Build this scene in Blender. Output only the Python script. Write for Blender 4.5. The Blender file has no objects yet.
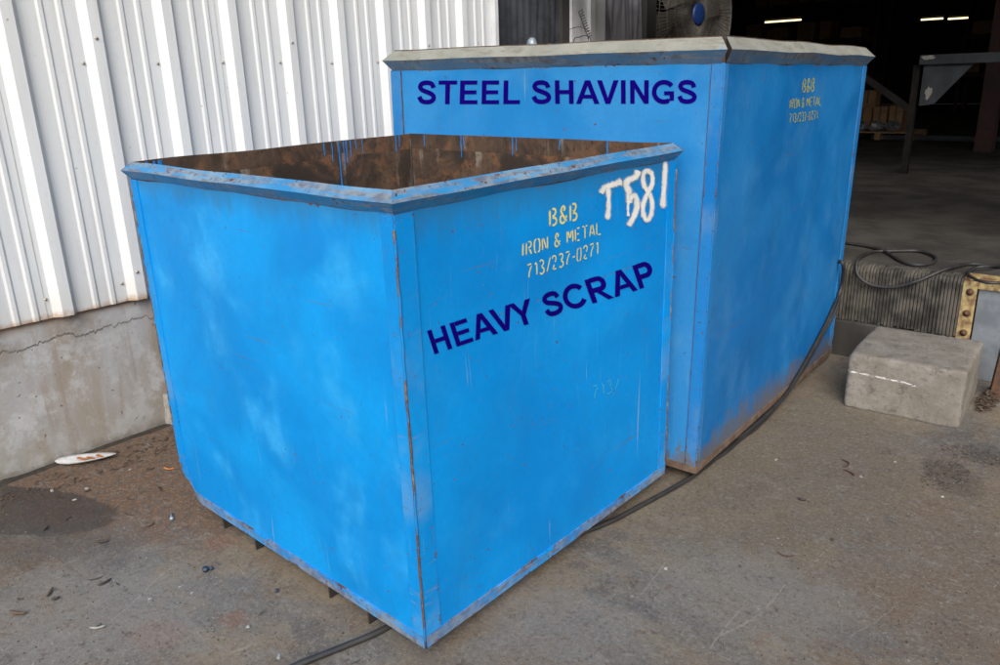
import bpy, bmesh, math, random
from mathutils import Vector, Matrix, noise

# ------------------------------------------------------------------ camera, sky, sun, exposure
scene = bpy.context.scene
col = scene.collection
CAM = Vector((1.3887, -1.201, 1.55))
YAW, PITCH, ROLL, FOC = 0.73, 0.3094, -0.0301, 783.5        # FOC in pixels of a 1000 x 665 picture
_f = Vector((-math.sin(YAW)*math.cos(PITCH), math.cos(YAW)*math.cos(PITCH), -math.sin(PITCH)))
_r = Vector((math.cos(YAW), math.sin(YAW), 0)); _u = _r.cross(_f)
RIGHT = math.cos(ROLL)*_r + math.sin(ROLL)*_u
UP = -math.sin(ROLL)*_r + math.cos(ROLL)*_u
FWD = _f
cam_data = bpy.data.cameras.new('camera'); cam = bpy.data.objects.new('camera', cam_data); col.objects.link(cam)
cam.matrix_world = Matrix(((RIGHT.x, UP.x, -FWD.x, CAM.x), (RIGHT.y, UP.y, -FWD.y, CAM.y), (RIGHT.z, UP.z, -FWD.z, CAM.z), (0, 0, 0, 1)))
cam_data.sensor_width = 36; cam_data.lens = FOC/1000*36
cam_data.clip_start = 0.05; cam_data.clip_end = 2000
scene.camera = cam

SUN_DIR = Vector((0.60, -0.80, 0.0)).normalized()              # horizontal direction towards the sun
SUN_ELEV = math.radians(38)
world = bpy.data.worlds.new('World'); scene.world = world; world.use_nodes = True
wn = world.node_tree; wn.nodes.clear()
wo = wn.nodes.new('ShaderNodeOutputWorld'); wb = wn.nodes.new('ShaderNodeBackground'); ws = wn.nodes.new('ShaderNodeTexSky')
ws.sky_type = 'NISHITA'; ws.sun_disc = False
ws.sun_elevation = SUN_ELEV; ws.sun_rotation = math.atan2(SUN_DIR.x, SUN_DIR.y)
ws.air_density = 1.0; ws.dust_density = 4.0; ws.ozone_density = 1.0
wb.inputs['Strength'].default_value = 0.12
hs = wn.nodes.new('ShaderNodeHueSaturation'); hs.inputs['Saturation'].default_value = 0.42      # thin overcast: a greyer sky
wn.links.new(ws.outputs[0], hs.inputs['Color']); wn.links.new(hs.outputs[0], wb.inputs[0]); wn.links.new(wb.outputs[0], wo.inputs[0])
sd = bpy.data.lights.new('sun', 'SUN'); sd.energy = 1.5; sd.angle = math.radians(40); sd.color = (1.0, 0.95, 0.88)
sun = bpy.data.objects.new('sun', sd); col.objects.link(sun)
sv = SUN_DIR*math.cos(SUN_ELEV) + Vector((0, 0, math.sin(SUN_ELEV)))
sun.rotation_euler = sv.to_track_quat('Z', 'Y').to_euler(); sun.location = (0, -5, 8)
vs = scene.view_settings
vs.view_transform = 'Standard'; vs.look = 'None'; vs.gamma = 1; vs.use_curve_mapping = False; vs.exposure = 0.58

# ------------------------------------------------------------------ pixel helpers (a pixel is only a direction)
def ray(px, py):
    return FWD + RIGHT*((px-500)/FOC) - UP*((py-332.5)/FOC)
def on_axis(px, py, ax, val):
    d = ray(px, py); return CAM + d*((val-CAM[ax])/d[ax])
def gnd(px, py, z=0.0): return on_axis(px, py, 2, z)

# ------------------------------------------------------------------ node helpers
class Mat:
    def __init__(s, name):
        s.m = bpy.data.materials.new(name); s.m.use_nodes = True; s.t = s.m.node_tree; s.t.nodes.clear()
        s.out = s.n('ShaderNodeOutputMaterial'); s.b = s.n('ShaderNodeBsdfPrincipled'); s.l(s.b.outputs[0], s.out.inputs[0])
        s.tc = s.n('ShaderNodeTexCoord')
    def n(s, t): return s.t.nodes.new(t)
    def l(s, a, b): s.t.links.new(a, b)
    def put(s, sock, v):
        if hasattr(v, 'is_linked') or isinstance(v, bpy.types.NodeSocket): s.l(v, sock)
        elif isinstance(v, (tuple, list)): sock.default_value = (*v, 1) if len(v) == 3 and sock.type == 'RGBA' else v
        else: sock.default_value = v
    def math(s, op, a, b=0.0, c=None, clamp=False):
        x = s.n('ShaderNodeMath'); x.operation = op; x.use_clamp = clamp
        s.put(x.inputs[0], a); s.put(x.inputs[1], b)
        if c is not None: s.put(x.inputs[2], c)
        return x.outputs[0]
    def step(s, v, a, b, lo=0.0, hi=1.0):
        x = s.n('ShaderNodeMapRange'); x.interpolation_type = 'SMOOTHSTEP'; x.clamp = True
        s.put(x.inputs[0], v); s.put(x.inputs[1], a); s.put(x.inputs[2], b); s.put(x.inputs[3], lo); s.put(x.inputs[4], hi); return x.outputs[0]
    def map(s, v, scale=(1, 1, 1), loc=(0, 0, 0), rot=(0, 0, 0)):
        x = s.n('ShaderNodeMapping'); s.l(v, x.inputs[0]); x.inputs[1].default_value = loc; x.inputs[2].default_value = rot; x.inputs[3].default_value = scale; return x.outputs[0]
    def noise(s, v, scale, detail=4, rough=0.55, dist=0.0, dim='3D'):
        x = s.n('ShaderNodeTexNoise'); s.l(v, x.inputs['Vector']); x.inputs['Scale'].default_value = scale; x.inputs['Detail'].default_value = detail
        x.inputs['Roughness'].default_value = rough; x.inputs['Distortion'].default_value = dist; return x.outputs[0]
    def voro(s, v, scale, feature='F1', out='Distance'):
        x = s.n('ShaderNodeTexVoronoi'); x.feature = feature; s.l(v, x.inputs['Vector']); x.inputs['Scale'].default_value = scale; return x.outputs[out]
    def mix(s, f, a, b, mode='MIX'):
        x = s.n('ShaderNodeMix'); x.data_type = 'RGBA'; x.blend_type = mode
        s.put(x.inputs[0], f); s.put(x.inputs[6], a); s.put(x.inputs[7], b); return x.outputs[2]
    def sep(s, v):
        x = s.n('ShaderNodeSeparateXYZ'); s.l(v, x.inputs[0]); return x.outputs
    def bump(s, h, strength=0.3, dist=0.01, prev=None):
        x = s.n('ShaderNodeBump'); x.inputs['Strength'].default_value = strength; x.inputs['Distance'].default_value = dist; s.l(h, x.inputs['Height'])
        if prev is not None: s.l(prev, x.inputs['Normal'])
        return x.outputs[0]
    def fin(s, color=None, rough=None, metal=None, normal=None, spec=None, alpha=None):
        if color is not None: s.put(s.b.inputs['Base Color'], color)
        if rough is not None: s.put(s.b.inputs['Roughness'], rough)
        if metal is not None: s.put(s.b.inputs['Metallic'], metal)
        if spec is not None: s.put(s.b.inputs['Specular IOR Level'], spec)
        if alpha is not None: s.put(s.b.inputs['Alpha'], alpha)
        if normal is not None: s.l(normal, s.b.inputs['Normal'])
        return s.m

def simple(name, c, c2=None, rough=0.6, metal=0.0, scale=8, bump=0.15, spec=0.5, bdist=0.004):
    m = Mat(name); o = m.tc.outputs['Object']; c2 = c2 or tuple(x*0.7 for x in c)
    nz = m.noise(o, scale, 6, 0.6); fine = m.noise(o, scale*9, 3, 0.6)
    cc = m.mix(m.step(nz, 0.35, 0.65), c, c2)
    return m.fin(cc, m.math('ADD', m.math('MULTIPLY', fine, 0.25), rough-0.12), metal, m.bump(m.math('ADD', nz, m.math('MULTIPLY', fine, 0.5)), bump, bdist), spec)

def blue_paint(name, W, H, deep, light, fade, seed=0.0, rust_edge=0.018, dirt=0.0, fade_amt=0.55, chip=0.70, worn=0.0, top_dark=0.0, scale=1.0):
    """Sprayed blue paint on sheet steel: faded patches, chips and rust at the edges, scratches. UV is in metres."""
    m = Mat(name); uv = m.map(m.tc.outputs['UV'], loc=(seed, seed*1.7, seed*0.3)); raw = m.tc.outputs['UV']
    u, v, _ = m.sep(raw)
    base = m.mix(m.step(m.noise(uv, 2.1, 4, 0.5, 0.5), 0.38, 0.62), deep, light)
    patches = m.math('MULTIPLY', m.step(m.noise(uv, 3.2, 4, 0.5, 0.1), 0.48, 0.68), m.step(m.noise(m.map(uv, (1.6, 1.0, 1)), 5.0, 4, 0.6), 0.30, 0.62))
    grime = m.math('MULTIPLY', m.step(m.noise(m.map(uv, (1.5, 0.7, 1), loc=(8, 8, 0)), 5, 6, 0.7), 0.52, 0.72), 0.30)
    base = m.mix(m.math('MULTIPLY', patches, fade_amt), base, fade)
    base = m.mix(grime, base, tuple(0.75*x + 0.02 for x in deep))
    mott = m.noise(uv, 45, 5, 0.7)
    base = m.mix(m.step(mott, 0.3, 0.75, 0.0, 0.22), base, tuple(x*0.72 for x in deep))
    # pale vertical-ish scratches and scuffs
    dist = m.mix(0.12, uv, None) if False else uv
    scr = m.noise(m.map(uv, (60, 1.6, 1), rot=(0, 0, 0.35)), 1.0, 3, 0.5, 0.2)
    scr = m.math('MULTIPLY', m.step(scr, 0.68, 0.74), m.step(m.noise(uv, 2.7, 3), 0.5, 0.64))
    base = m.mix(m.math('MULTIPLY', scr, 0.45), base, (0.30, 0.36, 0.40))
    scr2 = m.noise(m.map(uv, (2.2, 85, 1), rot=(0, 0, -0.42)), 1.0, 3, 0.5, 0.2)
    scr2 = m.math('MULTIPLY', m.step(scr2, 0.665, 0.71), m.step(m.noise(m.map(uv, loc=(5, 3, 0)), 3.1, 3), 0.48, 0.62))
    base = m.mix(m.math('MULTIPLY', scr2, 0.5), base, (0.09, 0.085, 0.085))
    vs_ = m.math('MULTIPLY', m.step(m.noise(m.map(uv, (95, 2.5, 1), rot=(0, 0, 0.08)), 1.0, 4, 0.6, 0.1), 0.63, 0.70), m.step(m.noise(m.map(uv, loc=(2, 11, 0)), 2.4, 4, 0.6), 0.45, 0.6))
    base = m.mix(m.math('MULTIPLY', vs_, 0.28), base, (0.16, 0.27, 0.38))
    # worn edges
    d = m.math('MINIMUM', m.math('MINIMUM', u, m.math('SUBTRACT', W, u)), m.math('MINIMUM', v, m.math('SUBTRACT', H, v)))
    n1 = m.noise(uv, 38*scale, 6, 0.75, 0.4); n2 = m.noise(uv, 9, 4, 0.6)
    near = m.step(d, 0.0, rust_edge*1.6, 0.17, 0.0)
    edge = m.step(m.math('ADD', m.math('ADD', m.math('MULTIPLY', n1, 0.45), m.math('MULTIPLY', n2, 0.55)), near), 0.675, 0.72)
    edge = m.math('MULTIPLY', m.math('MULTIPLY', edge, m.step(m.noise(m.map(uv, loc=(1, 7, 0)), 5, 4, 0.65), 0.47, 0.58)), m.step(d, rust_edge*1.6, rust_edge*3.2, 1.0, 0.0))
    chips = m.math('MULTIPLY', m.step(m.noise(uv, 62*scale, 3, 0.6, 0.0), chip, chip+0.025), m.step(m.noise(uv, 4.5, 3), 0.36, 0.6))
    big = m.math('MULTIPLY', m.step(m.noise(m.map(uv, (1.6, 0.8, 1)), 18, 6, 0.75, 0.2), 0.70, 0.72), m.step(m.noise(m.map(uv, loc=(9, 2, 0)), 2.2, 2), 0.48, 0.6))
    rustm = m.math('MAXIMUM', m.math('MAXIMUM', edge, chips), m.math('MULTIPLY', big, 0.8))
    rc = m.mix(m.step(m.noise(uv, 120, 4, 0.7), 0.35, 0.65), (0.045, 0.022, 0.014), (0.17, 0.085, 0.05))
    halo = m.step(m.math('ADD', m.math('MULTIPLY', n2, 0.8), near), 0.56, 0.82, 0.0, 0.5)
    base = m.mix(m.math('MULTIPLY', halo, m.step(d, 0.0, rust_edge*3, 1.0, 0.0)), base, (0.10, 0.14, 0.18))
    if worn:
        wz = m.step(m.noise(m.map(uv, (0.7, 6, 1)), 7, 6, 0.7, 0.8), 0.62-worn*0.3, 0.80-worn*0.3)
        base = m.mix(m.math('MULTIPLY', wz, 0.78), base, m.mix(m.step(m.noise(uv, 30, 4), 0.4, 0.62), (0.22, 0.22, 0.21), (0.13, 0.10, 0.08)))
    if dirt:
        dn = m.math('ADD', v, m.math('MULTIPLY', m.math('SUBTRACT', m.noise(m.map(uv, (2.2, 1, 1)), 5, 9, 0.8), 0.5), 0.42))
        dm = m.math('MULTIPLY', m.step(dn, dirt*0.1, dirt*1.1, 0.85, 0.0), m.step(m.math('ADD', m.noise(m.map(uv, (1.6, 1, 1)), 16, 8, 0.8), m.step(dn, 0.0, dirt, 0.25, -0.08)), 0.46, 0.58))
        base = m.mix(m.math('MULTIPLY', dm, m.step(m.noise(uv, 26, 4), 0.15, 0.5, 0.62, 1.0)), base, (0.125, 0.108, 0.088))
    if top_dark:  # darker blue band below the top edge
        tn = m.math('ADD', m.math('SUBTRACT', H, v), m.math('MULTIPLY', m.math('SUBTRACT', m.noise(m.map(uv, (5, 1.2, 1)), 4, 5, 0.65), 0.5), 0.16))
        tm = m.step(tn, 0.0, top_dark, 0.7, 0.0)
        base = m.mix(tm, base, (0.02, 0.15, 0.33))
    colr = m.mix(rustm, base, rc)
    rough = m.math('ADD', m.math('MULTIPLY', rustm, 0.35), m.step(n2, 0.3, 0.7, 0.46, 0.62))
    h = m.math('ADD', m.math('MULTIPLY', rustm, -1.0), m.math('MULTIPLY', mott, 0.25))
    return m.fin(colr, rough, 0.0, m.bump(h, 0.35, 0.002), 0.2)

def rusty_inside():
    m = Mat('rusty_bin_inside'); uv = m.tc.outputs['UV']
    n1 = m.noise(uv, 3.2, 6, 0.65, 0.6); n2 = m.noise(uv, 22, 6, 0.7); n3 = m.noise(m.map(uv, (9, 1.2, 1)), 2.2, 4, 0.6)
    c = m.mix(m.step(n1, 0.36, 0.62), (0.032, 0.024, 0.02), (0.105, 0.066, 0.045))
    c = m.mix(m.step(m.noise(uv, 8, 6, 0.7, 0.4), 0.50, 0.66, 0, 0.8), c, (0.17, 0.082, 0.042))
    c = m.mix(m.step(n2, 0.50, 0.72, 0, 0.6), c, (0.035, 0.024, 0.018))
    c = m.mix(m.math('MULTIPLY', m.step(n3, 0.54, 0.72, 0, 0.8), m.step(m.noise(uv, 6, 5, 0.7), 0.45, 0.6)), c, (0.27, 0.24, 0.205))
    c = m.mix(m.step(m.noise(uv, 60, 3), 0.60, 0.70, 0, 0.7), c, (0.015, 0.012, 0.01))
    return m.fin(c, 0.8, 0.1, m.bump(n2, 0.4, 0.004), 0.3)

def siding_mat():
    m = Mat('white_siding_paint'); o = m.tc.outputs['Object']; x, y, z = m.sep(o)
    n1 = m.noise(m.map(o, (1, 6, 0.7)), 1.6, 5, 0.6); n2 = m.noise(o, 40, 4, 0.7)
    c = m.mix(m.step(n1, 0.35, 0.7), (0.66, 0.675, 0.68), (0.59, 0.605, 0.615))
    c = m.mix(m.step(n2, 0.56, 0.72, 0, 0.2), c, (0.42, 0.40, 0.37))
    c = m.mix(m.math('MULTIPLY', m.step(m.noise(m.map(o, (1, 9, 0.45), loc=(0, 5, 2)), 2.2, 6, 0.7), 0.52, 0.74), 0.28), c, (0.46, 0.43, 0.38))
    spots = m.math('MULTIPLY', m.step(m.noise(o, 26, 2, 0.4), 0.77, 0.80), 0.6)
    c = m.mix(spots, c, (0.28, 0.21, 0.14))
    # rust and dirt that crept up from the cut lower edge
    zz = m.math('ADD', m.math('SUBTRACT', z, 0.655), m.math('MULTIPLY', m.math('SUBTRACT', m.noise(o, 14, 5, 0.7), 0.5), 0.10))
    c = m.mix(m.step(zz, -0.012, 0.03, 0.85, 0.0), c, (0.34, 0.19, 0.08))
    c = m.mix(m.step(zz, 0.0, 0.16, 0.22, 0.0), c, (0.48, 0.42, 0.33))
    return m.fin(c, m.step(n1, 0.3, 0.7, 0.38, 0.5), 0.0, m.bump(m.noise(m.map(o, (1, 3, 0.5)), 5, 2), 0.06, 0.01), 0.5)

def foundation_mat():
    m = Mat('stained_concrete_wall'); o = m.tc.outputs['Object']; x, y, z = m.sep(o)
    n1 = m.noise(m.map(o, (1, 4.2, 0.8)), 1.5, 6, 0.62, 0.3); n2 = m.noise(o, 7, 6, 0.7); n3 = m.noise(o, 70, 5, 0.7)
    c = m.mix(m.step(n1, 0.36, 0.66), (0.283, 0.241, 0.194), (0.354, 0.354, 0.359))
    c = m.mix(m.step(n2, 0.46, 0.62, 0, 0.85), c, (0.430, 0.430, 0.434))
    st = m.noise(m.map(o, (1, 9, 0.55), loc=(0, 3, 1)), 1.5, 4, 0.6)
    c = m.mix(m.step(st, 0.55, 0.74, 0, 0.65), c, (0.212, 0.146, 0.094))
    c = m.mix(m.step(m.noise(m.map(o, loc=(4, 1, 0)), 3.2, 5, 0.65), 0.52, 0.72, 0, 0.6), c, (0.198, 0.189, 0.179))
    c = m.mix(m.step(n3, 0.58, 0.7, 0, 0.4), c, (0.160, 0.146, 0.132))
    pits = m.step(m.noise(o, 33, 3, 0.5), 0.70, 0.73)
    c = m.mix(m.math('MULTIPLY', pits, 0.7), c, (0.094, 0.085, 0.076))
    # dirty foot, darker towards the ground
    foot = m.math('ADD', z, m.math('MULTIPLY', m.math('SUBTRACT', n2, 0.5), 0.16))
    c = m.mix(m.step(foot, 0.0, 0.055, 0.8, 0.0), c, (0.080, 0.071, 0.059))
    c = m.mix(m.step(foot, 0.04, 0.26, 0.45, 0.0), c, (0.236, 0.222, 0.189))
    c = m.mix(m.step(m.math('ADD', z, m.math('MULTIPLY', n2, 0.1)), 0.655, 0.70, 0, 0.7), c, (0.245, 0.160, 0.094))
    # the long crack
    line = m.math('SUBTRACT', m.math('SUBTRACT', z, 0.548), m.math('MULTIPLY', m.math('SUBTRACT', m.noise(m.map(o, (0, 1, 0)), 6, 6, 0.72), 0.5), 0.16))
    cr = m.step(m.math('ABSOLUTE', line), 0.0015, 0.006, 1.0, 0.0)
    c = m.mix(m.math('MULTIPLY', cr, m.step(n2, 0.35, 0.6, 0.25, 0.75)), c, (0.066, 0.057, 0.047))
    h = m.math('SUBTRACT', m.math('ADD', m.math('MULTIPLY', n3, 0.4), n2), m.math('MULTIPLY', m.math('ADD', cr, pits), 1.4))
    return m.fin(c, 0.88, 0.0, m.bump(h, 0.5, 0.006), 0.25)

def ground_mat():
    m = Mat('weathered_concrete_ground'); o = m.tc.outputs['Object']; x, y, z = m.sep(o)
    def off(a, b): return m.map(o, loc=(a, b, 0))
    n1 = m.noise(o, 1.1, 9, 0.68, 0.6); n2 = m.noise(off(4, 1), 3.6, 9, 0.74, 0.4); n3 = m.noise(o, 30, 6, 0.75); n4 = m.noise(o, 135, 4, 0.85); n5 = m.noise(off(2, 2), 66, 5, 0.85)
    # worn grey cement, tan dust and dark traffic film in ragged patches
    c = m.mix(m.step(n1, 0.44, 0.56), (0.132, 0.122, 0.113), (0.19, 0.155, 0.112))
    c = m.mix(m.step(n2, 0.50, 0.60, 0, 0.75), c, (0.145, 0.108, 0.078))
    c = m.mix(m.step(m.noise(off(7, 3), 2.0, 9, 0.72, 0.3), 0.53, 0.61, 0, 0.65), c, (0.082, 0.079, 0.079))
    c = m.mix(m.step(m.noise(off(2, 8), 5.5, 9, 0.78), 0.55, 0.63, 0, 0.60), c, (0.205, 0.195, 0.180))
    c = m.mix(m.step(m.noise(off(9, 5), 7.5, 8, 0.75), 0.60, 0.66, 0, 0.55), c, (0.175, 0.092, 0.060))
    def blob(cx, cy, rx, ry, rot=0.0, nz=0.9, hard=0.5, sc=3.0):
        p = m.n('ShaderNodeMapping'); p.vector_type = 'TEXTURE'; m.l(o, p.inputs[0]); p.inputs[1].default_value = (cx, cy, 0); p.inputs[2].default_value = (0, 0, rot); p.inputs[3].default_value = (rx, ry, 1)
        L = m.n('ShaderNodeVectorMath'); L.operation = 'LENGTH'; m.l(p.outputs[0], L.inputs[0])
        v = m.math('ADD', L.outputs['Value'], m.math('MULTIPLY', m.math('SUBTRACT', m.noise(off(cx, cy), sc, 9, 0.75), 0.5), nz))
        return m.step(v, 1-hard, 1+hard, 1.0, 0.0)
    rustc = m.mix(m.step(n3, 0.42, 0.6), (0.150, 0.082, 0.046), (0.085, 0.062, 0.050))
    c = m.mix(m.math('MULTIPLY', blob(-1.85, 0.15, 0.80, 0.60, 0.3, 2.2, 0.35, 4), 0.85), c, rustc)
    c = m.mix(m.math('MULTIPLY', blob(0.34, 1.75, 0.42, 1.0, 0.1, 2.2, 0.4, 4), 0.65), c, (0.140, 0.113, 0.078))
    c = m.mix(m.math('MULTIPLY', blob(1.0, 1.75, 0.32, 0.5, 0.4, 2.0, 0.3, 5), 0.6), c, (0.150, 0.112, 0.080))
    c = m.mix(m.math('MULTIPLY', blob(1.05, 1.15, 0.35, 0.22, 0.2, 2.0, 0.3, 5), 0.6), c, (0.150, 0.112, 0.082))
    for bx, by, r in ((-0.72, -0.44, 0.09), (-0.60, -0.25, 0.05), (-1.02, -0.05, 0.06)):
        c = m.mix(m.math('MULTIPLY', blob(bx, by, r, r*0.7, 0.5, 2.4, 0.35, 14), 0.6), c, (0.175, 0.085, 0.055))
    for bx, by, r in ((0.55, 0.85, 0.30), (-0.95, -0.55, 0.38), (0.2, 0.35, 0.25)):
        c = m.mix(m.math('MULTIPLY', blob(bx, by, r, r*0.75, 0.5, 2.4, 0.4, 8), 0.5), c, (0.20, 0.192, 0.180))
    # aggregate, pits, pale flecks
    c = m.mix(m.step(m.noise(off(5, 9), 15, 8, 0.82), 0.555, 0.60, 0, 0.55), c, (0.205, 0.195, 0.18))
    c = m.mix(m.step(m.noise(off(8, 2), 21, 8, 0.82), 0.555, 0.60, 0, 0.55), c, (0.120, 0.082, 0.058))
    c = m.mix(m.step(m.noise(off(3, 7), 11, 8, 0.82), 0.575, 0.62, 0, 0.55), c, (0.058, 0.054, 0.052))
    c = m.mix(m.step(n3, 0.55, 0.66, 0, 0.34), c, (0.052, 0.046, 0.042))
    c = m.mix(m.step(n5, 0.54, 0.61, 0, 0.55), c, (0.24, 0.228, 0.208))
    c = m.mix(m.step(n5, 0.45, 0.38, 0, 0.42), c, (0.045, 0.041, 0.037))
    c = m.mix(m.step(n4, 0.56, 0.66, 0, 0.40), c, (0.27, 0.258, 0.24))
    c = m.mix(m.step(n4, 0.42, 0.32, 0, 0.42), c, (0.038, 0.034, 0.030))
    fl = m.math('MULTIPLY', m.step(m.noise(m.map(o, (1, 1.8, 1), rot=(0, 0, 0.6)), 27, 5, 0.75, 0.3), 0.61, 0.66), m.step(m.noise(off(1, 6), 2.6, 5, 0.6), 0.42, 0.6))
    c = m.mix(m.math('MULTIPLY', fl, 0.6), c, (0.31, 0.30, 0.28))
    c = m.mix(m.step(m.noise(m.map(o, (2, 1, 1), loc=(3, 3, 3)), 14, 5, 0.7, 0.3), 0.66, 0.69, 0, 0.65), c, (0.040, 0.036, 0.034))
    # scrapes left by dragged bins
    def seg(a, b, w):
        A = gnd(*a); E = gnd(*b); d = E-A; ln = d.length; ux, uy = d.x/ln, d.y/ln
        rx = m.math('SUBTRACT', x, A.x); ry = m.math('SUBTRACT', y, A.y)
        t = m.math('ADD', m.math('MULTIPLY', rx, ux), m.math('MULTIPLY', ry, uy))
        q = m.math('ADD', m.math('SUBTRACT', m.math('MULTIPLY', rx, uy), m.math('MULTIPLY', ry, ux)), m.math('MULTIPLY', m.math('SUBTRACT', m.noise(o, 5, 3), 0.5), 0.05))
        k = m.math('MULTIPLY', m.step(m.math('ABSOLUTE', q), w*0.4, w*1.3, 1, 0), m.math('MULTIPLY', m.step(t, 0, 0.03), m.step(t, ln-0.03, ln, 1, 0)))
        return m.math('MULTIPLY', k, m.step(m.noise(o, 45, 4, 0.7), 0.36, 0.56))
    for a, b, w in (((708, 650), (748, 598), 0.003), ((716, 638), (765, 612), 0.004), ((765, 612), (795, 577), 0.003), ((792, 580), (835, 545), 0.002), ((640, 600), (668, 560), 0.003), ((225, 655), (262, 640), 0.006), ((90, 640), (180, 560), 0.003), ((845, 640), (905, 600), 0.002)):
        c = m.mix(m.math('MULTIPLY', seg(a, b, w), 0.38), c, (0.34, 0.325, 0.30))
    # dark patch on the ground by the wall, with its own outline
    dark_patch = m.math('MAXIMUM', blob(-1.95, -0.48, 0.54, 0.17, 0.48, 0.55, 0.05, 4), m.math('MULTIPLY', blob(-1.75, -0.60, 0.5, 0.20, 0.6, 2.0, 0.4, 4), 0.5))
    c = m.mix(m.math('MULTIPLY', dark_patch, 0.66), c, (0.028, 0.027, 0.029))
    c = m.mix(m.math('MULTIPLY', m.math('MAXIMUM', blob(0.86, 2.05, 0.10, 0.17, 0.5, 2.4, 0.2, 14), blob(0.95, 2.36, 0.13, 0.10, 0.3, 2.4, 0.2, 14)), 0.35), c, (0.04, 0.038, 0.036))
    h = m.math('ADD', m.math('ADD', m.math('MULTIPLY', n3, 0.8), m.math('MULTIPLY', n4, 0.6)), m.math('ADD', n2, n5))
    return m.fin(c, m.math('SUBTRACT', 0.9, m.math('MULTIPLY', dark_patch, 0.12)), 0.0, m.bump(h, 0.55, 0.007), 0.25)

def block_mat():
    m = Mat('block_concrete'); o = m.tc.outputs['Object']; x, y, z = m.sep(o)
    n1 = m.noise(o, 6, 6, 0.7); n3 = m.noise(o, 60, 5, 0.75); n4 = m.noise(o, 200, 3, 0.6)
    c = m.mix(m.step(n1, 0.35, 0.65), (0.173, 0.161, 0.146), (0.245, 0.238, 0.226))
    c = m.mix(m.step(n3, 0.55, 0.66, 0, 0.6), c, (0.077, 0.072, 0.067))
    c = m.mix(m.step(n4, 0.58, 0.70, 0, 0.4), c, (0.322, 0.315, 0.299))
    c = m.mix(m.step(m.noise(m.map(o, loc=(3, 3, 3)), 14, 7, 0.75), 0.54, 0.62, 0, 0.6), c, (0.092, 0.089, 0.084))
    c = m.mix(1.0, c, (1.0, 0.95, 0.88), 'MULTIPLY')
    # smear of white paint across the front
    line = m.math('ADD', m.math('SUBTRACT', z, 0.185), m.math('ADD', m.math('MULTIPLY', m.math('ADD', x, 0.5), 0.045), m.math('MULTIPLY', m.math('SUBTRACT', m.noise(o, 18, 4), 0.5), 0.02)))
    wd = m.math('MULTIPLY', m.noise(m.map(o, (1, 0, 0)), 14, 3), 0.007)
    wm = m.math('MULTIPLY', m.step(m.math('SUBTRACT', m.math('ABSOLUTE', line), wd), -0.002, 0.002, 1, 0), m.math('MULTIPLY', m.step(x, -0.20, -0.19, 1, 0), m.step(y, 0.03, 0.035, 1, 0)))
    c = m.mix(m.math('MULTIPLY', wm, m.math('MULTIPLY', m.step(n3, 0.30, 0.46), m.step(m.noise(m.map(o, (1, 1, 4)), 40, 4, 0.7), 0.44, 0.56))), c, (0.768, 0.768, 0.757))
    return m.fin(c, 0.9, 0.0, m.bump(m.math('ADD', n3, m.math('MULTIPLY', n1, 0.6)), 0.6, 0.006), 0.25)

def paint_mark(name, c, worn=0.45, edge=0.5, scale=60, soft=0.22):
    """Paint whose cover thins towards the edge of the sprayed stroke (attribute cover) and is worn through."""
    m = Mat(name); o = m.tc.outputs['Object']
    a = m.n('ShaderNodeAttribute'); a.attribute_name = 'cover'
    n = m.noise(o, scale, 5, 0.7)
    v = m.math('ADD', a.outputs['Fac'], m.math('MULTIPLY', m.math('SUBTRACT', n, 0.5), worn*2))
    al = m.step(v, edge-soft, edge+soft)
    return m.fin(m.mix(m.step(m.noise(o, 20, 4), 0.4, 0.7), c, tuple(x*0.86 for x in c)), 0.6, 0.0, None, 0.3, al)

M = {}
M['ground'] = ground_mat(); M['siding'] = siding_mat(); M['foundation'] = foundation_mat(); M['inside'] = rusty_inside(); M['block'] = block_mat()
M['rust'] = simple('rusted_steel', (0.13, 0.062, 0.032), (0.06, 0.036, 0.026), 0.8, 0.1, 25, 0.4)
M['dark_steel'] = simple('dark_steel', (0.03, 0.029, 0.028), (0.05, 0.04, 0.033), 0.6, 0.3, 14)
M['screw'] = simple('weathered_screw', (0.50, 0.48, 0.44), (0.36, 0.30, 0.23), 0.5, 0.3, 200)
M['black_steel'] = simple('blackened_steel', (0.012, 0.012, 0.013), (0.02, 0.018, 0.016), 0.8, 0.0, 9, 0.15, 0.08)
M['rubber'] = simple('black_rubber', (0.018, 0.018, 0.019), (0.032, 0.031, 0.03), 0.55, 0.0, 20, 0.15)
M['bumper'] = simple('worn_bumper_rubber', (0.022, 0.020, 0.018), (0.10, 0.088, 0.072), 0.9, 0.0, 9, 0.4)
M['yellow'] = simple('worn_yellow_paint', (0.44, 0.34, 0.15), (0.16, 0.085, 0.04), 0.7, 0.0, 26, 0.4)
M['galv'] = simple('galvanised_sheet', (0.27, 0.30, 0.33), (0.17, 0.19, 0.215), 0.48, 0.35, 7, 0.1)
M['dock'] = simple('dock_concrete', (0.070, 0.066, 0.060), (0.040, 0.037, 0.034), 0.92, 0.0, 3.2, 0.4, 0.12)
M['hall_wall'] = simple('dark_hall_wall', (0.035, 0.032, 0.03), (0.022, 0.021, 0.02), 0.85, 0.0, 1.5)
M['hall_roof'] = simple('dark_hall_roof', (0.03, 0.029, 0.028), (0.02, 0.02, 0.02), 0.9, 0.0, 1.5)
M['rack_red'] = simple('red_rack_paint', (0.04, 0.008, 0.007), (0.022, 0.006, 0.006), 0.6, 0.0, 6)
M['card'] = simple('cardboard', (0.30, 0.185, 0.095), (0.22, 0.13, 0.065), 0.9, 0.0, 9, 0.1)
M['foil'] = simple('crumpled_grey_wrap', (0.34, 0.36, 0.40), (0.12, 0.13, 0.15), 0.35, 0.3, 20, 0.8)
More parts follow.
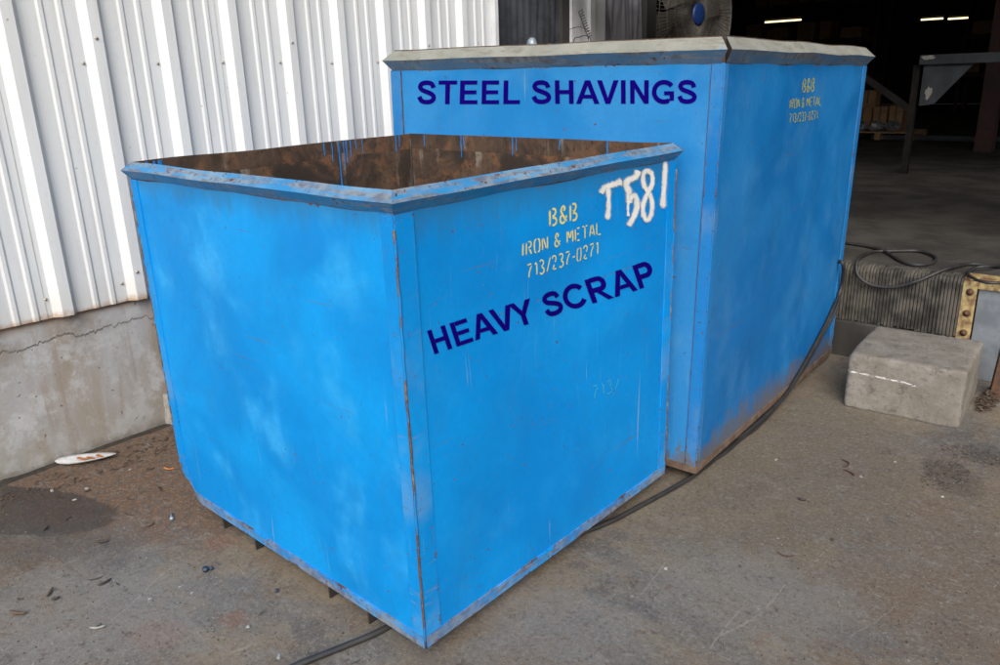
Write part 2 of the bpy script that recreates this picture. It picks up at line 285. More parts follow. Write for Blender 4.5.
M['bench'] = simple('grey_blue_steel', (0.045, 0.053, 0.062), (0.03, 0.034, 0.04), 0.6, 0.1, 5, 0.15, 0.25)
M['fan'] = simple('fan_wire', (0.12, 0.108, 0.095), (0.07, 0.06, 0.05), 0.6, 0.2, 30)
M['fan_blue'] = simple('fan_hub_blue', (0.006, 0.03, 0.13), (0.006, 0.025, 0.11), 0.5, 0.0, 10)
M['white_trim'] = simple('white_trim_paint', (0.62, 0.63, 0.64), (0.52, 0.53, 0.54), 0.5, 0.0, 4, 0.08)
M['pvc'] = simple('grey_plastic_curtain', (0.065, 0.07, 0.08), (0.03, 0.032, 0.038), 0.30, 0.0, 3, 0.1)
M['navy'] = simple('navy_lettering', (0.006, 0.0, 0.15), (0.005, 0.0, 0.135), 0.7, 0.0, 30, 0.03, 0.03)
M['plate'] = simple('white_plate', (0.52, 0.53, 0.54), (0.42, 0.42, 0.42), 0.6, 0.0, 30, 0.1)
M['orange'] = simple('orange_scrap', (0.50, 0.19, 0.05), (0.30, 0.10, 0.03), 0.7, 0.0, 40)
M['bolt'] = simple('zinc_bolt', (0.30, 0.36, 0.40), (0.18, 0.22, 0.26), 0.45, 0.4, 60)
M['bluebit'] = simple('blue_painted_nut', (0.03, 0.06, 0.11), (0.03, 0.04, 0.055), 0.5, 0.2, 60)
M['sliver'] = simple('dark_metal_sliver', (0.055, 0.045, 0.04), (0.03, 0.027, 0.025), 0.6, 0.3, 40)
M['redsliver'] = simple('rusty_red_sliver', (0.12, 0.035, 0.028), (0.07, 0.025, 0.02), 0.6, 0.1, 40)
M['chalk'] = simple('pale_chip', (0.30, 0.29, 0.27), (0.22, 0.21, 0.19), 0.85, 0.0, 60)
M['leaf'] = simple('dry_leaf', (0.11, 0.075, 0.052), (0.06, 0.042, 0.032), 0.85, 0.0, 30)
M['stencil'] = paint_mark('yellow_stencil_paint', (0.60, 0.57, 0.22), 0.55, 0.52, 60, 0.35)
M['stencil_old'] = paint_mark('old_yellow_stencil_paint', (0.34, 0.37, 0.15), 0.6, 0.55, 50, 0.35)
M['ghost'] = paint_mark('overpainted_stencil', (0.03, 0.33, 0.66), 0.6, 0.62, 50, 0.4)
M['spray'] = paint_mark('white_spray_paint', (0.72, 0.72, 0.68), 0.42, 0.52, 70, 0.42)
M['drip'] = simple('blue_paint_drip', (0.012, 0.17, 0.50), (0.01, 0.12, 0.36), 0.4, 0.0, 30)
def lamp_mat():
    m = Mat('fluorescent_tube'); m.fin((0.9, 0.9, 0.85), 0.5)
    m.b.inputs['Emission Color'].default_value = (1.0, 0.80, 0.42, 1); m.b.inputs['Emission Strength'].default_value = 1.6
    return m.m
M['tube'] = lamp_mat()
def weld_mat():
    m = Mat('chipped_blue_weld'); o = m.tc.outputs['Object']
    n = m.noise(m.map(o, (1, 1, 0.35)), 42, 5, 0.7); k = m.noise(m.map(o, (1, 1, 0.25)), 6, 3, 0.6)
    c = m.mix(m.step(m.math('ADD', n, m.math('MULTIPLY', k, 0.6)), 0.70, 0.80), (0.004, 0.19, 0.50), m.mix(m.step(n, 0.5, 0.7), (0.10, 0.05, 0.03), (0.22, 0.20, 0.18)))
    return m.fin(c, 0.65, 0.0, m.bump(n, 0.6, 0.004), 0.3)
M['weld'] = weld_mat()

# ------------------------------------------------------------------ mesh helpers
class MB:
    def __init__(s): s.v = []; s.f = []; s.uv = []; s.mi = []; s.sm = []; s.cov = {}
    def add(s, vs, fs, uvs=None, mi=0, smooth=False, cov=None):
        b = len(s.v); s.v += [tuple(p) for p in vs]
        if cov is not None:
            for i, cv in enumerate(cov): s.cov[b+i] = cv
        for k, f in enumerate(fs):
            s.f.append([b+i for i in f]); s.mi.append(mi); s.sm.append(smooth)
            s.uv.append([uvs[i] for i in f] if uvs is not None else None)
        return s
    def box(s, a, b, mi=0):
        (x0, y0, z0), (x1, y1, z1) = a, b
        vs = [(x0, y0, z0), (x1, y0, z0), (x1, y1, z0), (x0, y1, z0), (x0, y0, z1), (x1, y0, z1), (x1, y1, z1), (x0, y1, z1)]
        fs = [(0, 3, 2, 1), (4, 5, 6, 7), (0, 1, 5, 4), (1, 2, 6, 5), (2, 3, 7, 6), (3, 0, 4, 7)]
        return s.add(vs, fs, None, mi)
    def bar(s, p, q, w, d, upv=(0, 0, 1), mi=0):
        p = Vector(p); q = Vector(q); t = (q-p).normalized(); a = t.cross(Vector(upv))
        if a.length < 1e-4: a = t.cross(Vector((1, 0, 0)))
        a.normalize(); c = a.cross(t)
        vs = [x + a*sa*w/2 + c*sc*d/2 for x in (p, q) for sa, sc in ((-1, -1), (1, -1), (1, 1), (-1, 1))]
        return s.add(vs, [(3, 2, 1, 0), (4, 5, 6, 7), (0, 1, 5, 4), (1, 2, 6, 5), (2, 3, 7, 6), (3, 0, 4, 7)], None, mi)
    def tube(s, pts, r, n=8, closed=False, mi=0, taper=None):
        pts = [Vector(p) for p in pts]; N = len(pts); vs = []; nrm = None
        for i, p in enumerate(pts):
            t = (pts[(i+1) % N if closed else min(i+1, N-1)] - pts[(i-1) % N if closed else max(i-1, 0)]).normalized()
            if nrm is None:
                nrm = t.cross(Vector((0, 0, 1)))
                if nrm.length < 1e-3: nrm = t.cross(Vector((1, 0, 0)))
            nrm = (nrm - t*nrm.dot(t)).normalized(); bn = t.cross(nrm)
            rr = r*(taper[i] if taper else 1)
            vs += [p + (nrm*math.cos(2*math.pi*k/n) + bn*math.sin(2*math.pi*k/n))*rr for k in range(n)]
        fs = []
        for i in range(N if closed else N-1):
            a = i*n; b = ((i+1) % N)*n
            fs += [(a+k, a+(k+1) % n, b+(k+1) % n, b+k) for k in range(n)]
        if not closed: fs += [tuple(range(n-1, -1, -1)), tuple((N-1)*n+k for k in range(n))]
        return s.add(vs, fs, None, mi, True)
    def cyl(s, p, q, r, n=12, r2=None, mi=0):
        return s.tube([p, q], r, n, mi=mi, taper=[1, (r2/r if r2 is not None else 1)])
    def build(s, name, mats, parent=None, bevel=0.0):
        me = bpy.data.meshes.new(name); me.from_pydata(s.v, [], s.f); me.update()
        mats = mats if isinstance(mats, (list, tuple)) else [mats]
        for m in mats: me.materials.append(m)
        me.polygons.foreach_set('material_index', s.mi); me.polygons.foreach_set('use_smooth', s.sm)
        if any(u is not None for u in s.uv):
            l = me.uv_layers.new(name='UVMap'); k = 0
            for f, u in zip(s.f, s.uv):
                for j in range(len(f)):
                    l.data[k].uv = u[j] if u is not None else (0.5, 0.5); k += 1
        if s.cov:
            at = me.attributes.new('cover', 'FLOAT', 'POINT')
            for i in range(len(s.v)): at.data[i].value = s.cov.get(i, 1.0)
        o = bpy.data.objects.new(name, me); col.objects.link(o)
        if parent: o.parent = parent
        if bevel:
            md = o.modifiers.new('bevel', 'BEVEL'); md.width = bevel; md.segments = 2; md.limit_method = 'ANGLE'
        return o
def tag(o, label=None, cat=None, group=None, kind=None):
    if label: o['label'] = label
    if cat: o['category'] = cat
    if group: o['group'] = group
    if kind: o['kind'] = kind
    return o
def thing(name, label, cat, loc=(0, 0, 0), rot=(0, 0, 0), group=None):
    o = bpy.data.objects.new(name, None); col.objects.link(o); o.location = loc; o.rotation_euler = rot; o.empty_display_size = 0.1
    return tag(o, label, cat, group)
def link_copy(src, name, parent=None, loc=None, rot=None, scale=None):
    o = src.copy(); col.objects.link(o); o.parent = parent
    if loc is not None: o.location = loc
    if rot is not None: o.rotation_euler = rot
    if scale is not None: o.scale = scale
    return o
def catmull(pts, n=8):
    pts = [Vector(p) for p in pts]; P = [2*pts[0]-pts[1]] + pts + [2*pts[-1]-pts[-2]]; out = []
    for i in range(1, len(P)-2):
        for k in range(n):
            t = k/n; a, b, c, d = P[i-1], P[i], P[i+1], P[i+2]
            out.append(0.5*((2*b) + (c-a)*t + (2*a-5*b+4*c-d)*t*t + (3*b-a-3*c+d)*t**3))
    return out + [pts[-1]]
rnd = random.Random(7)

# ------------------------------------------------------------------ ground
def build_ground():
    xs = [-300, -60, -20, -8] + [-4 + i*0.25 for i in range(33)] + [8, 20, 60, 300]
    ys = xs
    mb = MB(); n = len(xs)
    vs = []
    for y in ys:
        for x in xs:
            z = 0.0
            if -4 <= x <= 4 and -4 <= y <= 4: z = 0.004*noise.noise(Vector((x*0.9, y*0.9, 3)))
            vs.append((x, y, z))
    fs = [(j*n+i, j*n+i+1, (j+1)*n+i+1, (j+1)*n+i) for j in range(n-1) for i in range(n-1)]
    mb.add(vs, fs, None, 0, True)
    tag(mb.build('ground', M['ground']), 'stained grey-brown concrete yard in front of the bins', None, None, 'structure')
build_ground()

# ------------------------------------------------------------------ corrugated wall on its concrete foundation
WALL_X, WALL_YAW = -2.1756, 0.0239
wall = thing('warehouse_wall', 'white ribbed metal warehouse wall on a stained concrete foundation', 'wall', (WALL_X, 0, 0), (0, 0, WALL_YAW))
SP, RIB0, ZB, ZT = 0.3235, 0.024, 0.655, 3.3
def siding_profile(k0, nribs):
    """(y, x) outline of one sheet: tall ribs every SP, two small ribs between."""
    p = []
    for k in range(nribs):
        r = RIB0 + (k0+k)*SP                       # right foot of the tall rib
        a = r - 0.098
        p += [(a-0.022, 0.0), (a, 0.0), (a+0.030, 0.030), (a+0.074, 0.030), (r, 0.0)]
        for c in (r+0.085, r+0.085+0.075):
            p += [(c-0.016, 0.0), (c-0.007, 0.006), (c+0.007, 0.006), (c+0.016, 0.0)]
    return p
sheets = [(-12, 3), (-9, 3), (-6, 3), (-3, 3), (0, 3), (3, 3), (6, 3)]
screw_mb = MB(); screw_mb.cyl((0, 0, 0), (0.0025, 0, 0), 0.0072, 10); screw_mb.cyl((0.0025, 0, 0), (0.007, 0, 0), 0.0042, 6)
screw0 = None
for k0, nr in sheets:
    prof = siding_profile(k0, nr)
    endy = RIB0 + (k0+nr)*SP - 0.098 - 0.018
    if k0 == 6: endy = 2.852
    prof.append((endy, 0.0))
    mb = MB(); zs = [ZB + 0.004*((k0 % 3)-1), 1.2, 2.0, ZT]; vs = []
    for z in zs:
        for (y, x) in prof: vs.append((x + 0.012, y, z))
    n = len(prof)
    fs = [(j*n+i, j*n+i+1, (j+1)*n+i+1, (j+1)*n+i) for j in range(len(zs)-1) for i in range(n-1)]
    mb.add(vs, fs)
    sh = mb.build('siding_sheet', M['siding'], wall)
    md = sh.modifiers.new('thickness', 'SOLIDIFY'); md.thickness = 0.0012; md.offset = -1
    for k in range(nr):
        r = RIB0 + (k0+k)*SP
        for z, yy, xx in ((1.675+0.004*rnd.uniform(-1, 1), r-0.112+rnd.uniform(-.004, .004), 0.0125), (0.735, r-0.115, 0.0125), (2.6, r-0.112, 0.0125)) + (((1.77, r-0.052, 0.0425), (0.78, r-0.052, 0.0425)) if (k0+k) % 3 == 1 else ()):
            if screw0 is None: screw0 = screw_mb.build('screw', M['screw'], sh); s = screw0
            else: s = link_copy(screw0, 'screw', sh)
            s.location = (xx, yy, z)
fm = MB(); N = 40
fv = []
for j in range(9):
    z = -0.05 + 0.70*j/8
    for i in range(N+1):
        y = -5 + 7.9*i/N
        fv.append((0.006*noise.noise(Vector((y*2, z*2, 1))) - 0.003 + (0.004 if j == 0 else 0), y, z))
fm.add(fv, [(j*(N+1)+i, j*(N+1)+i+1, (j+1)*(N+1)+i+1, (j+1)*(N+1)+i) for j in range(8) for i in range(N)], None, 0, True)
fm.box((-0.25, -5, -0.05), (-0.012, 2.9, 0.70))
fm.build('foundation', M['foundation'], wall)
# ledge closer strip under the ribs, corner trim, backing
MB().box((-0.010, -5, 0.646), (0.010, 2.852, 0.656)).build('base_flashing', M['rust'], wall)
MB().box((-0.25, -5, 0.70), (-0.02, 2.85, ZT)).build('wall_core', M['hall_wall'], wall)
MB().box((-0.06, 2.853, 0.40), (0.046, 2.884, ZT)).build('corner_trim', M['white_trim'], wall)
# plastic-sheet doorway and white frame beyond the sheets
def folds(y0, y1, z0, z1, x, amp, seed, n=60):
    mb = MB(); vs = []; zs = [z0 + (z1-z0)*j/10 for j in range(11)]
    for z in zs:
        for i in range(n+1):
            y = y0 + (y1-y0)*i/n
            vs.append((x + amp*noise.noise(Vector((y*7 + z*2.4, z*0.5, seed))) + 0.4*amp*noise.noise(Vector((y*21 + z*5, z, seed+3))), y, z))
    mb.add(vs, [(j*(n+1)+i, j*(n+1)+i+1, (j+1)*(n+1)+i+1, (j+1)*(n+1)+i) for j in range(10) for i in range(n)], None, 0, True)
    return mb
folds(2.885, 3.70, 0.50, ZT, -0.03, 0.035, 2.0).build('plastic_sheet', M['pvc'], wall)
MB().box((-0.08, 3.655, 0.40), (0.0, 3.745, ZT)).build('door_post', M['hall_wall'], wall)
for y0, y1, x1, in ((3.747, 3.86, 0.02), (3.862, 3.98, -0.005), (3.982, 4.05, 0.025), (4.052, 4.22, 0.0)):
    MB().box((-0.08, y0, 0.40), (x1, y1, ZT)).build('door_jamb', M['white_trim'], wall)
folds(4.222, 4.80, 0.50, ZT, -0.02, 0.05, 9.0, 40).build('plastic_sheet', simple('pale_plastic_sheet', (0.30, 0.30, 0.33), (0.15, 0.15, 0.17), 0.35, 0.0, 2.5, 0.1), wall)

# ------------------------------------------------------------------ dock and dark hall behind
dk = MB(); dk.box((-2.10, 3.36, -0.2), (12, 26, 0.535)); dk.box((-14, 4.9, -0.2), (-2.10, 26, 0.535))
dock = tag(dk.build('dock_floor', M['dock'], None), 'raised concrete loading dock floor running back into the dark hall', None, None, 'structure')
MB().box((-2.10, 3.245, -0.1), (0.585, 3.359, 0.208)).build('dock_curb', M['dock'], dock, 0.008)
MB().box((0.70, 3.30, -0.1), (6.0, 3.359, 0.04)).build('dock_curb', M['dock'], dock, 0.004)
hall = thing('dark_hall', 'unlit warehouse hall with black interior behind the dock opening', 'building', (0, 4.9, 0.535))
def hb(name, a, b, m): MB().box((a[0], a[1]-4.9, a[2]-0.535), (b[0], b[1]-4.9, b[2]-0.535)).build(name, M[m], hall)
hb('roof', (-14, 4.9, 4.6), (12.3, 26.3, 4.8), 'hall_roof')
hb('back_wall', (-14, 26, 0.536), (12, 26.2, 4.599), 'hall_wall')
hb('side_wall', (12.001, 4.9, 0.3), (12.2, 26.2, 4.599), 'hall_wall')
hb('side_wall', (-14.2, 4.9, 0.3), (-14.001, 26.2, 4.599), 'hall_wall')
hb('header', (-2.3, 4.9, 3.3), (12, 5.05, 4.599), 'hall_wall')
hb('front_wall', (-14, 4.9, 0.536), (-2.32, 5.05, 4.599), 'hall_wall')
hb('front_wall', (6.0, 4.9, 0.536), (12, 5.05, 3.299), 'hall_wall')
hb('added_shade_roof', (-2.08, 3.38, 2.26), (12.3, 4.899, 2.40), 'hall_roof')  # unseen roof, added to keep daylight off the dock floor and hall
hb('added_shade_wall', (5.0, 3.40, 0.536), (5.2, 4.898, 2.259), 'hall_wall')  # unseen wall, added to stop light coming in from the right
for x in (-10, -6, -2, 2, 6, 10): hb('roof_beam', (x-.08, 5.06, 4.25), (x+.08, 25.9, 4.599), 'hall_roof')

# ------------------------------------------------------------------ bins
class Bin:
    def __init__(s, name, label, loc, tilt, yaw, L, D, zb, zt, seed):
        s.root = thing(name, label, 'bin', loc, (tilt[1], -tilt[0], yaw)); s.L, s.D, s.zb, s.zt, s.seed = L, D, zb, zt, seed
        bpy.context.view_layer.update(); s.mat = s.root.matrix_basis.copy(); s.inv = s.mat.inverted()
        s.amp = 0.011; s.panels = {}
    def dims(s, face): return (s.L if face in ('near', 'far') else s.D, s.zt - s.zb)
    def wob(s, face, u, v):
        W, H = s.dims(face); k = {'near': 1, 'right': 2, 'far': 3, 'left': 4}[face]*7.3 + s.seed
        win = min(1, u/0.15, (W-u)/0.15, v/0.15, (H-v)/0.15); win = max(0, win); win = win*win*(3-2*win)
        return win*s.amp*(noise.noise(Vector((u*1.9, v*1.9, k))) + 0.5*noise.noise(Vector((u*4.5, v*4.5, k+9))))
    def pt(s, face, u, v, off=0.0):
        """u along the face, v up from the bottom, off outwards, all in metres, in the bin's own frame"""
        z = s.zb + v
        if face == 'near': return Vector((-s.L+u, -off, z))
        if face == 'right': return Vector((off, u, z))
        if face == 'far': return Vector((-s.L+u, s.D+off, z))
        return Vector((-s.L-off, u, z))
    def pix(s, face, px, py):
        """where the sight line of a pixel meets a face -> (u, v)"""
        o = s.inv @ CAM; d = s.inv.to_3x3() @ ray(px, py)
        if face == 'near': t = -o.y/d.y; p = o+d*t; return p.x+s.L, p.z-s.zb
        t = -o.x/d.x; p = o+d*t; return p.y, p.z-s.zb
    def panel(s, face, outer, inner, thick=0.005, n=40):
        W, H = s.dims(face); mb = MB()
        for off, mi in ((0.0, 0), (-thick, 1)):
            vs = []; uv = []
            for j in range(n+1):
                for i in range(n+1):
                    u = W*i/n; v = H*j/n; vs.append(s.pt(face, min(max(u, 0), W), v, off + s.wob(face, u, v))); uv.append((u, v))
            q = [(j*(n+1)+i, j*(n+1)+i+1, (j+1)*(n+1)+i+1, (j+1)*(n+1)+i) for j in range(n) for i in range(n)]
            flip = (face in ('far', 'left')) != (mi == 1)
            if flip: q = [tuple(reversed(f)) for f in q]
            mb.add(vs, q, uv, mi, True)
        s.panels[face] = mb.build('side_panel', [outer, inner], s.root); return s.panels[face]
    def strip(s, name, face, u0, u1, v0, v1, off, mat, parent=None, wave=0.0):
        """a flat bar on a face, from the face out to off"""
        mb = MB(); n = max(2, int(max(u1-u0, v1-v0)/0.06)); vert = (v1-v0) > (u1-u0); vs = []; uv = []
        for k in range(n+1):
            t = k/n
            if vert:
                v = v0+(v1-v0)*t; w = wave*noise.noise(Vector((v*6, s.seed, u0*9))); row = [(u0, v, -0.002), (u0+w, v, off), (u1+w, v, off), (u1, v, -0.002)]
            else:
                u = u0+(u1-u0)*t; w = wave*noise.noise(Vector((u*6, s.seed, v0*9))); row = [(u, v0, -0.002), (u, v0+w, off), (u, v1+w, off), (u, v1, -0.002)]
            for (u, v, o) in row: vs.append(s.pt(face, u, v, o)); uv.append((u-u0, v-v0))
        q = [(4*k+a, 4*k+a+1, 4*k+a+5, 4*k+a+4) for k in range(n) for a in range(3)] + [(0, 1, 2, 3), (4*n+3, 4*n+2, 4*n+1, 4*n)]
        if (vert and face in ('near', 'right')) or (not vert and face in ('far', 'left')): pass
        mb.add(vs, q, uv)
        return mb.build(name, mat, parent or s.root)
    def mark(s, name, face, strokes, mat, parent, lift=0.0016, step=0.0):
        """strokes: lists of rows of (u, v, cover); each row spans the stroke"""
        mb = MB()
        for k, rows in enumerate(strokes):
            nr = len(rows[0]); vs = []; cov = []
            for r in rows:
                for (u, v, cv) in r: vs.append(s.pt(face, u, v, lift + step*k + s.wob(face, u, v))); cov.append(cv)
            mb.add(vs, [(i*nr+j, i*nr+j+1, (i+1)*nr+j+1, (i+1)*nr+j) for i in range(len(rows)-1) for j in range(nr-1)], None, 0, False, cov)
        return mb.build(name, mat, parent)

def rows_along(pts, hw, prof=((-1, 0.0), (-0.62, 0.8), (0, 1.0), (0.62, 0.8), (1, 0.0)), sub=4, smooth=True, endfade=True):
    """2D polyline -> rows of points across it; hw a number or a list"""
    P = [Vector((p[0], p[1], 0)) for p in pts]
    if smooth and len(P) > 2: P = catmull(P, sub)
    else:
        Q = []
        for a, b in zip(P[:-1], P[1:]): Q += [a.lerp(b, k/sub) for k in range(sub)]
        P = Q + [P[-1]]
    out = []; n = len(P)
    for i, p in enumerate(P):
        t = (P[min(i+1, n-1)] - P[max(i-1, 0)]).normalized(); a = Vector((t.y, -t.x, 0))
        e = 0.25 if endfade and i in (0, n-1) else 1.0
        out.append([(p.x + a.x*hw*k, p.y + a.y*hw*k, c*e) for k, c in prof])
    return out

# bold block letters: convex pieces in units of the capital height, widths like a bold grotesque
def arc(cx, cy, rx, ry, a0, a1, n=18):
    return [(cx + rx*math.cos(math.radians(a0+(a1-a0)*k/n)), cy + ry*math.sin(math.radians(a0+(a1-a0)*k/n))) for k in range(n+1)]
def R(x0, x1, y0, y1): return ('p', [(x0, y0), (x1, y0), (x1, y1), (x0, y1)])
S_CURVE = [(.745, .69), (.67, .86), (.45, .913), (.24, .865), (.165, .735), (.25, .605), (.46, .52), (.68, .42), (.765, .285), (.68, .14), (.46, .087), (.23, .135), (.125, .32)]
BOLD = {
    'H': (1.008, [R(.102, .302, 0, 1), R(.706, .906, 0, 1), R(.302, .706, .42, .59)]),
    'E': (.93, [R(.10, .302, 0, 1), R(.302, .86, 0, .168), R(.302, .81, .42, .585), R(.302, .84, .832, 1)]),
    'A': (1.008, [('p', [(0, 0), (.215, 0), (.504, .765), (.504, 1), (.39, 1)]), ('p', [(.504, .765), (.793, 0), (1.008, 0), (.618, 1), (.504, 1)]), ('p', [(.302, .23), (.706, .23), (.645, .39), (.363, .39)])]),
    'V': (.93, [('p', [(0, 1), (.36, 0), (.465, 0), (.465, .25), (.217, 1)]), ('p', [(.465, .25), (.465, 0), (.57, 0), (.93, 1), (.713, 1)])]),
    'Y': (.93, [R(.365, .565, 0, .42), ('p', [(.365, .42), (.465, .42), (.465, .60), (.235, 1), (0, 1)]), ('p', [(.465, .60), (.465, .42), (.565, .42), (.93, 1), (.695, 1)])]),
    'T': (.853, [R(.03, .823, .832, 1), R(.325, .528, 0, .832)]),
    'L': (.853, [R(.10, .302, 0, 1), R(.302, .80, 0, .168)]),
    'I': (.388, [R(.095, .297, 0, 1)]),
    'N': (1.008, [R(.10, .295, 0, 1), R(.71, .905, 0, 1), ('p', [(.295, 1), (.295, .67), (.71, 0), (.71, .33)])]),
    'S': (.93, [('s', S_CURVE)]),
    'C': (1.008, [('s', arc(.53, .5, .405, .413, 33, 327, 26))]),
    'G': (1.087, [('s', arc(.55, .5, .42, .413, 38, 300, 26)), R(.80, .985, .13, .36), R(.56, .985, .36, .53), ('p', [(.70, .02), (.80, .05), (.80, .215), (.74, .19)])]),
    'R': (1.008, [R(.10, .302, 0, 1), ('s', [(.302, .913), (.45, .913)] + arc(.58, .70, .20, .213, 90, -90, 12) + [(.45, .487), (.302, .487)]), ('p', [(.40, .40), (.60, .405), (.98, 0), (.735, 0)])]),
    'P': (.93, [R(.10, .302, 0, 1), ('s', [(.302, .913), (.42, .913)] + arc(.555, .685, .20, .228, 90, -90, 12) + [(.42, .457), (.302, .457)])]),
    ' ': (.388, [])}
def bold_text(b, face, text, origin, ex, ey, mat, kern=()):
    """origin, ex, ey in pixels: text start on the baseline, one capital height along and one up; laid onto the face"""
    x = 0.0; out = []
    def tp(p): return b.pix(face, origin[0] + ex[0]*p[0] + ey[0]*p[1], origin[1] + ex[1]*p[0] + ey[1]*p[1])
    letters = []
    for i, ch in enumerate(text):
        if i and text[i-1:i+1] in kern: x -= 0.10
        adv, pieces = BOLD[ch]; mb = MB()
        for k, (kind, pts) in enumerate(pieces):
            lift = 0.0016 + 0.00025*k
            if kind == 'p':
                cx = sum(p[0] for p in pts)/len(pts); cy = sum(p[1] for p in pts)/len(pts)
                rows = None; uvp = [tp((x+p[0], p[1])) for p in pts]
                vs = [b.pt(face, u, v, lift + b.wob(face, u, v)) for u, v in uvp]; mb.add(vs, [tuple(range(len(vs)))])
            else:
                rows = rows_along(pts, .099, ((-1, 1), (0, 1), (1, 1)), 2, True, False)
                vs = []
                for r in rows:
                    for (px, py, _) in r:
                        u, v = tp((x+px, py)); vs.append(b.pt(face, u, v, lift + b.wob(face, u, v)))
                mb.add(vs, [(i2*3+j, i2*3+j+1, (i2+1)*3+j+1, (i2+1)*3+j) for i2 in range(len(rows)-1) for j in range(2)])
        if pieces: letters.append((ch, mb))
        x += adv
    for ch, mb in letters: mb.build('caption_letter', mat, b.panels[face])  # superimposed caption, added as letters lying on the bin face

# narrow stencil letters as broken strokes in a 0.56 x 1 box
STEN = {
    'B': [[(.06, .02), (.06, .98)], [(.20, .96), (.38, .92), (.44, .76), (.36, .58), (.22, .54)], [(.22, .46), (.40, .42), (.49, .25), (.40, .07), (.20, .04)]],
    '&': [[(.50, .04), (.16, .62), (.15, .82), (.26, .96), (.36, .84), (.30, .66)], [(.16, .50), (.06, .30), (.10, .10), (.24, .03), (.36, .12)], [(.40, .22), (.50, .44)]],
    'I': [[(.14, .02), (.14, .98)]],
    'R': [[(.06, .02), (.06, .98)], [(.20, .96), (.40, .90), (.46, .74), (.38, .56), (.20, .52)], [(.28, .44), (.50, .02)]],
    'O': [[(.22, .98), (.09, .88), (.05, .5), (.09, .12), (.22, .02)], [(.34, .98), (.47, .88), (.51, .5), (.47, .12), (.34, .02)]],
    'N': [[(.06, .02), (.06, .98)], [(.15, .92), (.40, .10)], [(.50, .02), (.50, .98)]],
    'M': [[(.05, .02), (.05, .98)], [(.14, .92), (.30, .42), (.46, .92)], [(.56, .02), (.56, .98)]],
    'E': [[(.06, .02), (.06, .98)], [(.19, .95), (.46, .95)], [(.19, .52), (.40, .52)], [(.19, .05), (.48, .05)]],
    'T': [[(.02, .95), (.20, .95)], [(.34, .95), (.52, .95)], [(.27, .02), (.27, .98)]],
    'A': [[(.04, .02), (.22, .96)], [(.33, .96), (.52, .02)], [(.21, .32), (.36, .32)]],
    'L': [[(.06, .02), (.06, .98)], [(.19, .05), (.48, .05)]],
    '7': [[(.04, .95), (.46, .95)], [(.46, .84), (.24, .42), (.18, .02)]],
    '1': [[(.08, .80), (.20, .96)], [(.24, .98), (.24, .02)]],
    '3': [[(.08, .90), (.24, .98), (.42, .88), (.40, .64), (.22, .54)], [(.26, .47), (.45, .36), (.46, .14), (.28, .02), (.06, .12)]],
    '/': [[(.04, -.05), (.46, 1.05)]],
    '2': [[(.06, .80), (.16, .97), (.36, .96), (.44, .76), (.34, .50)], [(.28, .40), (.08, .06)], [(.14, .05), (.46, .05)]],
    '-': [[(.06, .46), (.38, .46)]],
    '0': [[(.20, .98), (.08, .86), (.05, .5), (.08, .14), (.20, .02)], [(.32, .98), (.44, .86), (.47, .5), (.44, .14), (.32, .02)]],
    ' ': []}
ADV = {'I': .36, '1': .44, '/': .56, '-': .52, 'M': .74, ' ': .42}
def stencil(b, face, text, quad, mat, hw=0.075):
    """quad: pixel corners top-left, top-right, bottom-left, bottom-right of the line of writing"""
    uvq = [Vector((*b.pix(face, *q), 0)) for q in quad]; made = []
    tot = sum(ADV.get(c, .68) for c in text) - 0.12; x = 0; strokes = []
    for ch in text + ' ':
        if ch == ' ' and strokes: made.append(b.mark('stencilled_word', face, strokes, mat, b.panels[face], 0.0014, 0.00001)); strokes = []
        for st in STEN[ch]:
            rows = rows_along(st, hw, sub=5, smooth=len(st) > 2, endfade=True)
            rr = []
            for r in rows:
                q = []
                for (px, py, c) in r:
                    s_ = (x+px)/tot; top = uvq[0].lerp(uvq[1], s_); bot = uvq[2].lerp(uvq[3], s_); p = bot.lerp(top, py)
                    q.append((p.x, p.y, c))
                rr.append(q)
            strokes.append(rr)
        x += ADV.get(ch, .68)
    return made
def spray(b, face, lines, mat, hw_px):
    strokes = []
    for q_, (pts, w) in enumerate(lines):
        rows = rows_along(pts, hw_px*w, ((-1.75, 0), (-1.0, .5), (-.5, 1), (0, 1.1), (.5, 1), (1.0, .5), (1.75, 0)), 6, True, True)
        out = []
        for k, r in enumerate(rows):
            m0 = r[3]; f = 1 + 0.35*noise.noise(Vector((k*0.33, q_*7, 1)))
            out.append([(*b.pix(face, m0[0] + (px-m0[0])*f, m0[1] + (py-m0[1])*f), c) for (px, py, c) in r])
        strokes.append(out)
    return b.mark('sprayed_writing', face, strokes, mat, b.panels[face], 0.0022, 0.0002)

